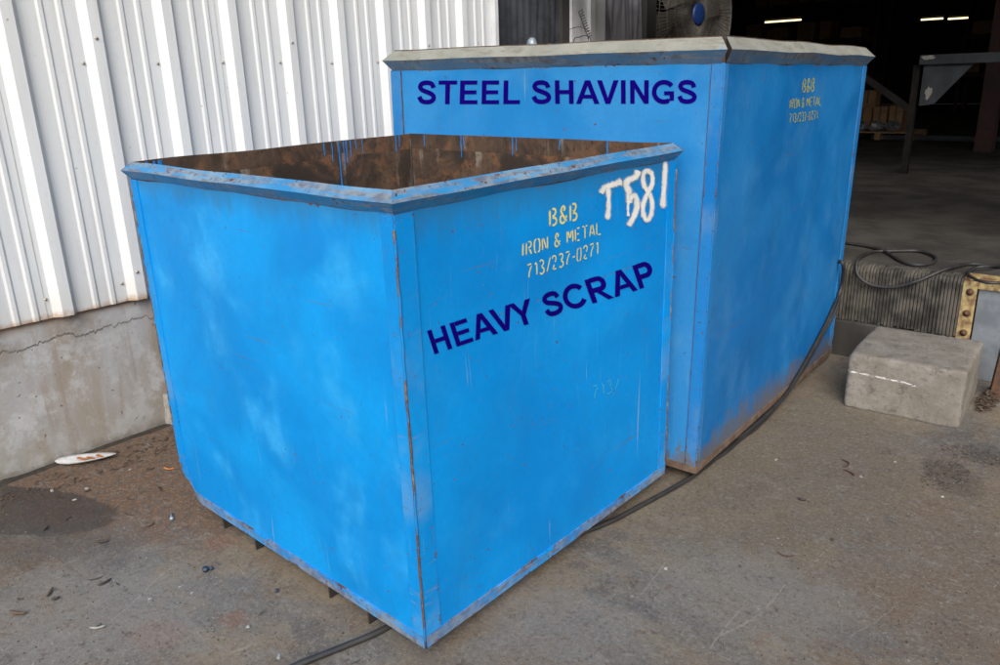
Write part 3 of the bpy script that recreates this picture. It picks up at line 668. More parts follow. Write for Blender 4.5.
def rim(b, bot, tip_out, tip_z, top_in, top_z, mats, gap=0.004, wave=0.0):
    """outward pointing angle-iron rim: four mitred lengths; local heights"""
    L, D = b.L, b.D
    prof = [(0.0005, bot), (tip_out, tip_z), (-top_in, top_z), (-0.0065, top_z-0.002), (-0.0054, bot-0.012), (0.0002, bot-0.0005)]   # (outwards, height)
    for face in ('near', 'right', 'far', 'left'):
        W = L if face in ('near', 'far') else D; n = 24; vs = []; uv = []
        for k in range(n+1):
            t = k/n
            for q, (o, z) in enumerate(prof):
                u = -o + gap + (W + 2*o - 2*gap)*t
                dz = wave*noise.noise(Vector((u*3, b.seed, len(face)))); do = wave*noise.noise(Vector((u*4, b.seed+4, len(face))))
                p = b.pt(face, u, 0, o+do); p.z = z+dz; vs.append(p); uv.append((u + 0.06, 0.045*q))
        m_ = len(prof); mb = MB()
        for a in range(m_):
            c = (a+1) % m_
            f = [(k*m_+a, k*m_+c, (k+1)*m_+c, (k+1)*m_+a) for k in range(n)]
            mb.add([], []); base = 0
            mb_f = f
            if face in ('near', 'right'): mb_f = [tuple(reversed(x)) for x in f]
            if a == 0: mb.add(vs, mb_f, uv, 0)
            else:
                for x in mb_f: mb.f.append(list(x)); mb.mi.append({1: 1}.get(a, 2)); mb.sm.append(False); mb.uv.append([uv[i] for i in x])
        for e in (0, n): mb.f.append([e*m_+a for a in range(m_)]); mb.mi.append(2); mb.sm.append(False); mb.uv.append([uv[e*m_+a] for a in range(m_)])
        mb.build('rim_angle', mats, b.root)

def drips(b, face, us, mat, top):
    """paint that ran over the rim and down the inner wall; us = (distance along, length)"""
    for u, ln, w in us:
        mb = MB(); vs = []; n = 8
        for k in range(n+1):
            t = k/n; ww = w*(1.0 - 0.45*t + (0.35 if k == n-1 else 0)); uu = u + 0.004*noise.noise(Vector((u*50, t*2, 1)))
            for sgn in (-1, 0, 1):
                p = b.pt(face, uu + sgn*ww, top - ln*t, -0.0072 - (0.0016 if sgn == 0 else 0)); vs.append(p)
        mb.add(vs, [(3*k+j, 3*k+j+1, 3*k+j+4, 3*k+j+3) for k in range(n) for j in range(2)], None, 0, True)
        mb.build('paint_drip', mat, b.panels[face])

# ---- small bin in front
F = Bin('scrap_bin', 'smaller bright blue steel bin with added HEAVY SCRAP caption, standing in front', (0, 0, 0), (-0.0045, 0.0101), -0.0068, 1.357, 1.2821, 0.05, 1.2684, 1.0)
DEEP, LITE, FADE = (0.0, 0.215, 0.60), (0.001, 0.28, 0.72), (0.05, 0.41, 0.83)
hF = F.zt - F.zb
mFn = blue_paint('bright_blue_left_side', F.L, hF, DEEP, LITE, FADE, 0.0, 0.012, top_dark=0.08, fade_amt=0.55, chip=0.68)
mFr = blue_paint('bright_blue_right_side', F.D, hF, (0.0, 0.205, 0.59), (0.0, 0.245, 0.66), (0.02, 0.32, 0.74), 3.1, 0.012, fade_amt=0.3, top_dark=0.12, chip=0.68)
F.panel('near', mFn, M['inside']); F.panel('right', mFr, M['inside']); F.panel('far', mFr, M['inside']); F.panel('left', mFn, M['inside'])
MB().box((-F.L+0.003, 0.003, 0.050), (-0.003, F.D-0.003, 0.056)).build('bin_floor', M['inside'], F.root)
mCa = blue_paint('worn_blue_corner', 0.056, hF, DEEP, LITE, (0.20, 0.33, 0.46), 5.0, 0.007, chip=0.68, worn=0.12, scale=1.2, fade_amt=0.35)
mBa = blue_paint('worn_blue_bottom_edge', 1.3, 0.034, DEEP, LITE, (0.25, 0.33, 0.38), 7.0, 0.009, chip=0.61, worn=0.72, scale=1.2)
for face, W in (('near', F.L), ('right', F.D), ('far', F.L), ('left', F.D)):
    e0 = 0.004 if face in ('near', 'right') else 0.001
    F.strip('corner_angle', face, 0.0, 0.058 if face == 'right' else 0.045, 0.036, hF-0.004, 0.004, mCa, wave=0.0015)
    F.strip('corner_angle', face, W-(0.045), W, 0.036, hF-0.004, 0.004, mCa, wave=0.0015)
    F.strip('bottom_angle', face, -0.003, W+0.003, 0.0, 0.034, 0.0055, mBa, wave=0.0015)
for cx, cy in ((0, 0), (0, F.D), (-F.L, 0), (-F.L, F.D)):
    sx = 1 if cx == 0 else -1; sy = -1 if cy == 0 else 1
    pts = [(cx+sx*0.0035, cy+sy*0.0035, 0.052 + hF*k/30) for k in range(30)]
    pts = [(x+0.0012*rnd.uniform(-1, 1), y+0.0012*rnd.uniform(-1, 1), z) for x, y, z in pts]
    MB().tube(pts, 0.0036, 6).build('corner_weld', M['weld'], F.root)
for cx, cy in ((-F.L+0.0075, F.D-0.0075), (-F.L+0.0075, 0.0075), (-0.0075, F.D-0.0075), (-0.0075, 0.0075)):
    MB().tube([(cx+0.001*rnd.uniform(-1, 1), cy+0.001*rnd.uniform(-1, 1), 0.06 + 1.24*k/30) for k in range(31)], 0.006, 6).build('inner_seam', M['dark_steel'], F.root)
mR1 = blue_paint('rim_worn_blue', 9, 9, (0.012, 0.19, 0.45), (0.03, 0.22, 0.48), (0.20, 0.31, 0.40), 4.0, 0.01, worn=0.66, chip=0.635, fade_amt=0.8)
mR0 = blue_paint('rim_under_blue', 9, 9, (0.012, 0.17, 0.42), (0.02, 0.21, 0.48), (0.12, 0.20, 0.28), 6.0, 0.01, worn=0.5, chip=0.64)
rim(F, 1.2660, 0.022, 1.2945, 0.006, 1.3205, [mR0, mR1, M['inside']], 0.0, 0.0045)
for x0, x1 in ((-1.10, -0.875), (-0.455, -0.252)):
    mb = MB(); y0, y1 = 0.002, F.D-0.002
    mb.box((x0, y0, -0.008), (x0+0.008, y1, 0.0495)); mb.box((x1-0.008, y0, -0.008), (x1, y1, 0.0495))
    mb.box((x0+0.008, y0, 0.040), (x1-0.008, y1, 0.0495)); mb.box((x0+0.008, y0+0.35, -0.006), (x1-0.008, y0+0.45, 0.0395))
    mb.build('fork_channel', M['dark_steel'], F.root)
bold_text(F, 'right', 'HEAVY SCRAP', (435-2.4*0.952, 354.5+2.4*0.306), (24.5*0.952*0.977, -24.5*0.306*0.977), (-24.5*0.306, -24.5*0.952), M['navy'], ('AV', 'VY'))
stencil(F, 'right', 'B&B', [(548.5, 209), (577, 202), (549, 227), (577.5, 220)], M['stencil'], 0.085)
stencil(F, 'right', 'IRON & METAL', [(520, 243), (601.5, 221), (520, 257), (602, 234.5)], M['stencil'], 0.078)
stencil(F, 'right', '713/237-0271', [(525.6, 264.5), (599, 241.5), (526.5, 279), (599, 255)], M['stencil'], 0.075)
stencil(F, 'right', '713/', [(591, 386), (618, 377), (591, 400), (618, 390)], M['ghost'], 0.075)
zp = lambda pts: [(510 + x/5.117, 160 + y/5.117) for x, y in pts]
spray(F, 'right', [(zp([(462, 172), (480, 142), (520, 128), (572, 108)]), 1.1), (zp([(498, 140), (502, 220), (498, 308)]), 0.9),
                   (zp([(655, 52), (640, 85), (600, 105), (590, 125), (604, 165), (606, 225)]), 1.2), (zp([(606, 196), (636, 184), (644, 235), (628, 290), (600, 338)]), 1.05), (zp([(602, 200), (598, 250), (600, 290)]), .5),
                   (zp([(716, 62), (690, 55), (676, 90), (684, 135), (704, 165), (722, 215), (718, 275), (695, 308), (676, 270), (678, 220), (704, 160), (724, 120), (722, 75), (708, 58)]), 0.9),
                   (zp([(792, 5), (786, 120), (777, 250)]), 1.0)], M['spray'], 2.45)
drips(F, 'left', [(0.06, .10, .006), (0.085, .09, .005), (0.105, .07, .008), (0.80, .05, .003), (0.84, .08, .003), (0.875, .20, .0045), (0.90, .11, .003), (0.915, .09, .004), (0.935, .07, .003), (0.965, .04, .003), (1.0, .06, .002), (1.19, .07, .004), (1.21, .05, .003)], M['drip'], hF+0.049)
drips(F, 'far', [(0.10, .05, .003), (0.33, .09, .004), (0.345, .04, .003), (0.62, .07, .004), (0.64, .05, .003), (0.86, .04, .003), (1.08, .07, .004)], M['drip'], hF+0.049)

for ch in F.root.children:                                     # the bottom left corner is knocked in
    for v in ch.data.vertices:
        fx = max(0, 1-(v.co.x+F.L)/0.13); fz = max(0, 1-(v.co.z-F.zb)/0.15); fy = max(0, 1-v.co.y/0.25)
        w = min(1, fx)**2*min(1, fz)**2*min(1, fy); v.co.x += 0.045*w; v.co.y += 0.03*w; v.co.z += 0.012*w

# ---- large bin behind
B = Bin('shavings_bin', 'larger blue steel bin with added STEEL SHAVINGS caption and pale rim, behind the smaller bin', (0.0936, 1.3803, 0), (-0.0153, -0.0072), 0.0564, 1.5907, 1.7847, 0.05, 1.5905, 2.0)
hB = B.zt - B.zb
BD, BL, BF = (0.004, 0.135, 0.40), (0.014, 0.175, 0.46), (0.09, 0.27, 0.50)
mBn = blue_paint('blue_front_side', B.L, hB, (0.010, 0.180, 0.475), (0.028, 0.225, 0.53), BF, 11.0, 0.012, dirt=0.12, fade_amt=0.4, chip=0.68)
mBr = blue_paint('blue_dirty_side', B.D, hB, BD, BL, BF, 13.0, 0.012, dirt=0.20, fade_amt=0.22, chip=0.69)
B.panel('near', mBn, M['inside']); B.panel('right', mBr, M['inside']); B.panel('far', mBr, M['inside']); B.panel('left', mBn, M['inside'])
MB().box((-B.L+0.003, 0.003, 0.050), (-0.003, B.D-0.003, 0.056)).build('bin_floor', M['inside'], B.root)
mBc = blue_paint('worn_blue_corner_large', 0.05, hB, (0.007, 0.155, 0.44), (0.016, 0.185, 0.48), (0.14, 0.24, 0.36), 15.0, 0.006, chip=0.66, worn=0.0, dirt=0.12, scale=1.2)
mBb = simple('dirty_rusted_edge', (0.17, 0.115, 0.08), (0.10, 0.065, 0.045), 0.85, 0.05, 18, 0.4)
for face, W in (('near', B.L), ('right', B.D), ('far', B.L), ('left', B.D)):
    B.strip('corner_angle', face, 0.0, 0.062 if face == 'near' else 0.03, 0.0, hB-0.003, 0.0045, mBc, wave=0.0012)
    B.strip('corner_angle', face, W-(0.042 if face == 'near' else 0.055), W, 0.0, hB-0.003, 0.0045, mBc, wave=0.0012)
    if face in ('near', 'left'):
        for uu in ((0.0625, W-0.0445) if face == 'near' else ()):
            B.strip('seam_weld', face, uu, uu+0.004, 0.03, hB-0.004, 0.0035, M['rust'], wave=0.0012)
    B.strip('bottom_angle', face, -0.002, W+0.002, -0.002, 0.026, 0.006, mBb, wave=0.001)
mQ1 = None
def pale_rim():
    m = Mat('pale_grey_green_rim'); uv = m.tc.outputs['UV']
    n1 = m.noise(uv, 5, 5, 0.65); n2 = m.noise(uv, 40, 5, 0.7)
    c = m.mix(m.step(n1, 0.35, 0.65), (0.205, 0.213, 0.187), (0.265, 0.27, 0.24))
    c = m.mix(m.step(m.noise(m.map(uv, (1, 4, 1)), 9, 6, 0.75), 0.50, 0.62, 0, 0.7), c, (0.15, 0.142, 0.115))
    c = m.mix(m.step(n2, 0.60, 0.68, 0, 0.7), c, (0.22, 0.13, 0.07))
    c = m.mix(m.step(m.noise(m.map(uv, loc=(3, 0, 0)), 12, 4, 0.7), 0.62, 0.68, 0, 0.6), c, (0.13, 0.24, 0.33))
    return m.fin(c, 0.7, 0.0, m.bump(n2, 0.4, 0.003), 0.3)
mQ0 = blue_paint('rim_under_grey_blue', 9, 9, (0.07, 0.16, 0.29), (0.09, 0.20, 0.34), (0.20, 0.23, 0.25), 16.0, 0.01, worn=0.6, chip=0.63)
rim(B, 1.5885, 0.033, 1.632, 0.010, 1.677, [mQ0, pale_rim(), M['inside']], 0.011, 0.004)
for x0, x1 in ((-1.25, -1.0), (-0.55, -0.30)):
    mb = MB(); y0, y1 = 0.02, B.D-0.02
    mb.box((x0, y0, -0.012), (x0+0.008, y1, 0.0495)); mb.box((x1-0.008, y0, -0.012), (x1, y1, 0.0495)); mb.box((x0+0.008, y0, 0.040), (x1-0.008, y1, 0.0495))
    mb.build('fork_channel', M['dark_steel'], B.root)
bold_text(B, 'near', 'STEEL SHAVINGS', (416.6, 104.2), (23.4*0.998, -0.05), (0, -23.6), M['navy'], ('AV',))
stencil(B, 'right', 'B&B', [(802.5, 79), (815, 78), (802, 92.5), (814.5, 91.5)], M['stencil_old'], 0.10)
stencil(B, 'right', 'IRON & METAL', [(788.5, 99), (822, 96), (788, 109), (821.5, 105.5)], M['stencil_old'], 0.10)
stencil(B, 'right', '713/237-0271', [(788.5, 114), (818.7, 110.5), (788.5, 123), (818.7, 119.5)], M['stencil_old'], 0.10)

# heap of shavings in the large bin, with curls that stick up above the rim
hp = MB(); n = 26; vs = []
for j in range(n+1):
    for i in range(n+1):
        x = -B.L + 0.012 + (B.L-0.024)*i/n; y = 0.012 + (B.D-0.024)*j/n
        vs.append((x, y, 1.40 + 0.10*noise.noise(Vector((x*3, y*3, 5))) + 0.05*noise.noise(Vector((x*11, y*11, 2))) + 0.16*math.sin(math.pi*i/n)*math.sin(math.pi*j/n)))
hp.add([B.mat @ Vector(p) for p in vs], [(j*(n+1)+i, j*(n+1)+i+1, (j+1)*(n+1)+i+1, (j+1)*(n+1)+i) for j in range(n) for i in range(n)])
def curl_pts(base, axis, r, pitch, turns, n=14, grow=0.0):
    axis = Vector(axis).normalized(); a = axis.cross(Vector((0.3, 1, 0.2))).normalized(); c = axis.cross(a); out = []
    for k in range(int(turns*n)+1):
        t = k/n; rr = r*(1+grow*t); out.append(Vector(base) + axis*pitch*t + (a*math.cos(2*math.pi*t) + c*math.sin(2*math.pi*t))*rr)
    return out
for k in range(260):
    x = -rnd.uniform(0.06, B.L-0.06); y = rnd.uniform(0.06, B.D-0.06)
    hp.tube(curl_pts(B.mat @ Vector((x, y, 1.42 + 0.12*math.sin(-math.pi*x/B.L)*math.sin(math.pi*y/B.D))), (rnd.uniform(-1, 1), rnd.uniform(-1, 1), rnd.uniform(-.2, .4)), rnd.uniform(.008, .02), rnd.uniform(.008, .02), rnd.uniform(2, 6), 7), 0.0016, 3)
tag(hp.build('shavings_heap', simple('steel_shavings', (0.16, 0.15, 0.145), (0.08, 0.06, 0.05), 0.45, 0.6, 40, 0.5)), 'tangled grey steel shavings filling the large bin', None, None, 'stuff')

# curls above the rim of the large bin: just inside its near rim
def rimpt(px, py, back=0.03): 
    o = B.inv @ CAM; d = B.inv.to_3x3() @ ray(px, py); t = (back-o.y)/d.y; return B.mat @ (o+d*t)
def curl(name, label, cat, pts_px, r, mat, back=0.03, coil=None):
    P = [rimpt(x, y, back) for x, y in pts_px]
    base = P[0].copy(); base.z = 1.50
    mb = MB(); mb.tube(catmull([base] + P, 6), r, 6)
    if coil:
        a, b_, rad, turns = coil; A = rimpt(*a, back); E_ = rimpt(*b_, back); mb.tube(curl_pts(A, E_-A, rad, (E_-A).length/turns, turns, 10), r, 5)
    return tag(mb.build(name, mat), label, cat)
curl('coiled_shaving', 'thin dark coiled metal spring sticking up above the large bin rim', 'metal shaving', [(588, 42), (590, 36)], 0.0016, M['sliver'], 0.03, ((590, 38), (580, 10), 0.009, 11))
curl('shaving_loop', 'dark wire arching over the pale rim beside the coiled spring', 'metal shaving', [(559, 45), (566, 32), (578, 27), (588, 31), (591, 44)], 0.0013, M['sliver'], 0.035)
curl('shaving_loop', 'dark thin curl lying low on the pale rim right of the shiny dome', 'metal shaving', [(573, 44), (580, 37), (588, 36), (592, 44)], 0.0018, M['sliver'], 0.05)
curl('shaving_loop', 'blue-grey curl on the pale rim left of the shiny dome', 'metal shaving', [(514, 46), (520, 39), (528, 35), (533, 40), (534, 47)], 0.0013, M['sliver'], 0.04)
capb = rimpt(532, 41, 0.04); mb = MB()
for k in range(6):
    pass
vs = []; fs = []
for j in range(6):
    a = j/5*math.pi/2
    for i in range(14): vs.append((capb.x + 0.02*math.cos(a)*math.cos(2*math.pi*i/14), capb.y + 0.02*math.cos(a)*math.sin(2*math.pi*i/14), capb.z - 0.01 + 0.024*math.sin(a)))
fs = [(j*14+i, j*14+(i+1) % 14, (j+1)*14+(i+1) % 14, (j+1)*14+i) for j in range(5) for i in range(14)]
mb.add(vs, fs, None, 0, True); mb.cyl((capb.x, capb.y, 1.52), (capb.x, capb.y, capb.z-0.009), 0.021, 14)
tag(mb.build('metal_dome', M['bolt']), 'small shiny round metal dome showing just over the large bin rim', 'metal dome')

# ------------------------------------------------------------------ concrete block
def build_block():
    mb = bmesh.new(); a, d, h = 0.4958, 0.5296, 0.272
    bmesh.ops.create_cube(mb, size=1.0)
    for v in mb.verts: v.co = Vector(((v.co.x-0.5)*a, (v.co.y+0.5)*d, (v.co.z+0.5)*h))
    bmesh.ops.subdivide_edges(mb, edges=list(mb.edges), cuts=30, use_grid_fill=True)
    rr = 0.017
    for v in mb.verts:
        p = v.co; q = Vector((min(max(p.x, -a+rr), -rr), min(max(p.y, rr), d-rr), min(max(p.z, rr*0.4), h-rr))); e = p-q
        if e.length > rr: v.co = q + e.normalized()*rr
    for v in mb.verts:
        p = v.co; nearx = min(abs(p.x), abs(p.x+a)); neary = min(abs(p.y), abs(p.y-d)); nearz = abs(p.z-h)
        e = sum(1 for q in (nearx, neary, nearz) if q < 0.02)
        am = 0.003 if e < 2 else 0.010
        k = noise.noise(p*13)*am + noise.noise(p*45)*am*0.7
        cdir = (p - Vector((-a/2, d/2, h/2))).normalized()
        v.co += cdir*min(k, 0.0012)
        if p.z < 0.004: v.co.z = max(0.0, v.co.z)
    for f in mb.faces: f.smooth = True
    me = bpy.data.meshes.new('concrete_block'); mb.to_mesh(me); mb.free(); me.materials.append(M['block'])
    o = bpy.data.objects.new('concrete_block', me); col.objects.link(o); o.location = (0.7762, 2.5571, 0.0); o.rotation_euler = (0, 0, 0.0701)
    tag(o, 'rough grey concrete block with a white paint smear, standing before the dock', 'concrete block')
build_block()

# ------------------------------------------------------------------ dock bumper, yellow angle, plate, post
bp = thing('dock_bumper', 'black laminated rubber bumper bolted to the dock edge', 'dock bumper', (-0.40, 3.262, 0.214))
mb = MB(); x = 0.0; k = 0
while x < 0.974:
    w = 0.0115 + 0.003*rnd.random(); dy = 0.004*rnd.random(); top = 0.316 + 0.006*rnd.uniform(-1, 1); bt = rnd.uniform(-.006, .004)
    lean = 0.004*noise.noise(Vector((x*5, 0, 0)))
    prof = [(dy, bt), (dy-0.004*noise.noise(Vector((x*20, 1, 0))), 0.16), (dy, top-0.03), (dy+0.012, top-0.008), (dy+0.035, top), (0.095, top), (0.095, bt)]
    vs = [(x+lean*(z/0.3), y, z) for y, z in prof] + [(x+w+lean*(z/0.3), y, z) for y, z in prof]; m_ = len(prof)
    mb.add(vs, [tuple(range(m_)), tuple(range(2*m_-1, m_-1, -1))] + [(q, (q+1) % m_+0, (q+1) % m_+m_, q+m_) for q in range(m_)])
    x += w + 0.0035 + 0.002*rnd.random(); k += 1
tag(mb.build('rubber_layers', M['bumper'], bp), None, None, None, 'stuff')
MB().box((0.0, 0.03, 0.02), (0.975, 0.0955, 0.30)).build('backing', M['rubber'], bp)
ya = thing('dock_edge_angle', 'rusty yellow steel angle framing the dock edge beside the bumper', 'steel angle', (0.578, 3.262, 0.2))
MB().box((0.001, 0.0, 0.0), (0.066, 0.012, 0.318)).build('upright_plate', M['yellow'], ya, 0.002)
MB().box((0.067, 0.002, 0.282), (0.95, 0.012, 0.316)).build('edge_bar', M['yellow'], ya, 0.002)
MB().box((0.001, 0.013, 0.3185), (0.95, 0.115, 0.3365)).build('top_flange', M['yellow'], ya, 0.002)
for z in (0.045, 0.150, 0.262):
    mb = MB(); mb.cyl((0.036, -0.003, z), (0.036, 0.0, z), 0.018, 16); mb.cyl((0.036, -0.013, z), (0.036, -0.003, z), 0.0115, 6); mb.build('bolt', M['rust'], ya)
tag(MB().box((0.648, 3.286, 0.0), (1.6, 3.2985, 0.478)).build('dock_plate', M['galv'], None, 0.002), 'dull galvanised steel plate facing the dock under the yellow angle', 'steel plate')
ps = thing('rusty_post', 'short rusty steel post leaning at the dock foot by the dry leaves', 'post', (*gnd(989, 398).xy, 0.0), (0.03, 0.06, 0.2))
mb = MB(); mb.box((0, 0, -0.005), (0.10, 0.010, 0.245)); mb.box((0, 0.0105, -0.005), (0.010, 0.09, 0.24)); mb.build('angle_profile', M['rust'], ps, 0.002)

# ------------------------------------------------------------------ black hose
def sidept(px, py, out=0.02):
    o = B.inv @ CAM; d = B.inv.to_3x3() @ ray(px, py); t = (out-o.x)/d.x; return B.mat @ (o+d*t)
zd = 0.535 + 0.011
def dk_(px, py, dz=0.0): return gnd(px, py, zd+dz)
loop = [(846, 243), (866, 246), (884, 251), (903, 262), (920, 265), (934, 262), (934, 256), (918, 251), (893, 251), (872, 252)]
hose1 = [dk_(*p) for p in loop]
front = [on_axis(858, 260, 1, 3.30), on_axis(858, 275, 1, 3.235), on_axis(872, 285, 1, 3.235), on_axis(895, 287, 1, 3.238), on_axis(920, 280, 1, 3.245)]
front[0].z = max(front[0].z, 0.555)
tail = [dk_(946, 269, 0.004), dk_(970, 264), dk_(1000, 267), dk_(1040, 272)]
pts = hose1 + front + tail
mb = MB(); mb.tube(catmull(pts, 8), 0.0092, 8)
tag(mb.build('black_hose', M['rubber']), 'black rubber hose looped on the dock floor and drooping over the bumper', 'hose')
pts = [dk_(1040, 279), dk_(1000, 283), dk_(980, 281), dk_(968, 274), dk_(975, 268, .012), dk_(990, 266, .02), dk_(1010, 264, .01), dk_(1045, 262)]
mb = MB(); mb.tube(catmull(pts, 8), 0.008, 8)
tag(mb.build('black_hose', M['rubber']), 'black hose bend lying above the yellow angle at the right edge', 'hose')
def hz(px, py, z=0.011): return gnd(px, py, z)
side = [dk_(838, 250, 0.0), sidept(842, 262, 0.03), sidept(841, 288, 0.02), sidept(829, 318, 0.018), sidept(806, 362, 0.016), sidept(786, 394, 0.016), sidept(762, 419, 0.02)]
side[0] = B.mat @ Vector((-0.10, B.D+0.05, 0.50))
gr = [hz(735, 441), hz(706, 466), hz(680, 484), hz(640, 506), hz(600, 526)]
under = [Vector((-0.13, 0.55, 0.011)), Vector((-0.19, 0.2, 0.011)), hz(386, 628), hz(345, 646), hz(300, 664), hz(255, 684)]
mb = MB(); mb.tube(catmull(side + gr + under, 8), 0.0098, 8)
tag(mb.build('black_cable', M['rubber']), 'black cable hanging down the large bin side and passing under the smaller bin', 'cable')
side2 = [B.mat @ Vector((-0.06, B.D+0.04, 0.44)), sidept(839, 300, 0.03), sidept(822, 336, 0.02), sidept(800, 374, 0.018), sidept(780, 402, 0.02), hz(757, 427)]
side2 += [hz(742, 438), hz(718, 457), Vector((0.0, 1.50, 0.011))]
mb = MB(); mb.tube(catmull(side2, 8), 0.0085, 8)
tag(mb.build('black_cable', M['rubber']), 'second thinner black cable running close beside the first along the large bin side', 'cable')

# ------------------------------------------------------------------ things in the dark hall
fan_c = on_axis(679, 16, 1, 5.75)
fan = thing('drum_fan', 'large round wire-guarded fan with blue hub in the dark doorway', 'fan', (fan_c.x, fan_c.y, 0.535), (0, 0, 0))
fc = Vector((0, 0, fan_c.z-0.535)); to_cam = (Vector((CAM.x, CAM.y, 0)) - Vector((fan_c.x, fan_c.y, 0))).normalized()
ang = math.radians(56); ax = Vector((to_cam.x*math.cos(ang) - to_cam.y*math.sin(ang), to_cam.x*math.sin(ang) + to_cam.y*math.cos(ang), 0))
sx = Vector((-ax.y, ax.x, 0)); RF = 0.66
def circ(r, off, n=48): return [fc + ax*off + sx*r*math.cos(2*math.pi*k/n) + Vector((0, 0, r*math.sin(2*math.pi*k/n))) for k in range(n)]
mb = MB()
for r in (0.14, 0.24, 0.34, 0.44, 0.54, 0.62): mb.tube(circ(r, 0.20 - 0.06*(r/RF)**2), 0.003, 5, True)
for k in range(110):
    a = 2*math.pi*k/110; e = sx*math.cos(a) + Vector((0, 0, math.sin(a)))
    mb.tube([fc + ax*0.205 + e*0.08, fc + ax*0.19 + e*0.35, fc + ax*0.14 + e*RF], 0.0022, 4)
mb.build('wire_guard', M['fan'], fan)
mb = MB(); n = 48; c1 = circ(RF, 0.15); c2 = circ(RF, -0.16); c3 = circ(RF+0.012, 0.15); c4 = circ(RF+0.012, -0.16)
mb.add(c1+c2+c3+c4, [(k, (k+1) % n, n+(k+1) % n, n+k) for k in range(n)] + [(2*n+k, 3*n+k, 3*n+(k+1) % n, 2*n+(k+1) % n) for k in range(n)] + [(k, 2*n+k, 2*n+(k+1) % n, (k+1) % n) for k in range(n)], None, 0, True)
mb.build('drum', M['fan'], fan)
mb = MB(); mb.tube([fc + ax*0.19, fc + ax*0.215, fc + ax*0.222], 0.095, 24, taper=[1, 1, 0.8]); mb.build('hub_badge', M['fan_blue'], fan)
for k in range(4):
    a = 2*math.pi*k/4 + 0.4; e = sx*math.cos(a) + Vector((0, 0, math.sin(a))); g = ax.cross(e); mb = MB(); vs = []
    for q in range(7):
        r = 0.1 + 0.5*q/6; w = 0.10 + 0.12*q/6
        vs += [fc + e*r - g*w + ax*0.07, fc + e*r + ax*0.02, fc + e*r + g*w - ax*0.06]
    mb.add(vs, [(3*q+j, 3*q+j+1, 3*q+j+4, 3*q+j+3) for q in range(6) for j in range(2)], None, 0, True); mb.build('blade', M['fan'], fan)
mb = MB(); mb.cyl(fc + ax*-0.15, fc + ax*0.18, 0.09, 16); mb.build('motor', M['dark_steel'], fan)
mb = MB()
for s_ in (-1, 1):
    mb.bar(sx*s_*(RF+0.04) + Vector((0, 0, 0.02)), sx*s_*(RF+0.04) + Vector((0, 0, fc.z)), 0.03, 0.03); mb.bar(sx*s_*(RF+0.04) - ax*0.3 + Vector((0, 0, 0.015)), sx*s_*(RF+0.04) + ax*0.3 + Vector((0, 0, 0.015)), 0.03, 0.03)
mb.bar(-sx*(RF+0.02) + Vector((0, 0, 0.1)), sx*(RF+0.02) + Vector((0, 0, 0.1)), 0.03, 0.03)
mb.build('stand', M['dark_steel'], fan)

def P(px, py, Y): return on_axis(px, py, 1, Y)
# fluorescent lamps hanging from the roof
for (x0, y0, x1, y1, Y, lab) in ((765, 22.3, 801, 21.6, 15.0, 'single long lit fluorescent lamp above the large bin in the dark hall'), (921, 19.8, 943, 19.2, 17.0, 'left of the two short lit fluorescent lamps at upper right'), (948, 19.0, 968, 18.2, 17.0, 'right of the two short lit fluorescent lamps at upper right')):
    a = P(x0, y0, Y); b_ = P(x1, y1, Y); b_.z = a.z; c = (a+b_)/2
    lp = thing('fluorescent_lamp', lab, 'lamp', (c.x, c.y, 4.6), (0, 0, 0), 'lit lamps in the dark hall')
    mb = MB(); mb.cyl(a - lp.location, b_ - lp.location, 0.015, 8); mb.build('tube', M['tube'], lp)
    MB().bar(a - lp.location + Vector((0, 0, .06)), b_ - lp.location + Vector((0, 0, .06)), 0.12, 0.04).build('housing', M['hall_wall'], lp)
    mb = MB()
    for q in (a.lerp(b_, 0.2), a.lerp(b_, 0.8)): mb.cyl(q - lp.location + Vector((0, 0, .08)), (q.x-c.x, q.y-c.y, -0.005), 0.006, 5)
    mb.build('hanger', M['hall_wall'], lp)
# steel frame: long beam with a gusset on a braced post
Yb = 7.6; a = P(921, 60, Yb); e = P(1090, 60, Yb)
fr = thing('steel_gantry', 'grey steel beam with a triangular gusset standing in the dark hall', 'gantry', (a.x, Yb, 0.535))
def L(px, py, Y=Yb): q = P(px, py, Y); return Vector((q.x-a.x, q.y-Yb, q.z-0.535))
zb_ = L(921, 60).z
MB().box((0, -0.06, zb_-0.045), (1.9, 0.06, zb_+0.045)).build('beam', M['bench'], fr, 0.004)
g0 = L(920, 68); g1 = L(974, 68); g2 = L(934, 104); g3 = L(919, 106); zt_ = zb_-0.046
mb = MB(); pr = [(g3.x, g3.z), (g2.x, g2.z), (g1.x, zt_), (g3.x, zt_)]
mb.add([(x, -0.012, z) for x, z in pr] + [(x, 0.012, z) for x, z in pr], [(0, 1, 2, 3), (7, 6, 5, 4), (0, 4, 5, 1), (1, 5, 6, 2), (2, 6, 7, 3), (3, 7, 4, 0)]); mb.build('gusset', M['bench'], fr)
MB().box((g3.x-0.10, 0.02, 0.0), (g3.x-0.04, 0.08, zt_)).build('post', M['black_steel'], fr)
MB().box((1.75, -0.05, 0.0), (1.85, 0.05, zt_)).build('post', M['black_steel'], fr)
MB().bar((g3.x-0.07, 0.05, 0.62), (g3.x-0.75, 0.05, zt_+0.03), 0.05, 0.06).build('brace', M['black_steel'], fr)
MB().box((g3.x-0.80, 0.02, 0.0), (g3.x-0.74, 0.08, zt_+0.06)).build('post', M['black_steel'], fr)
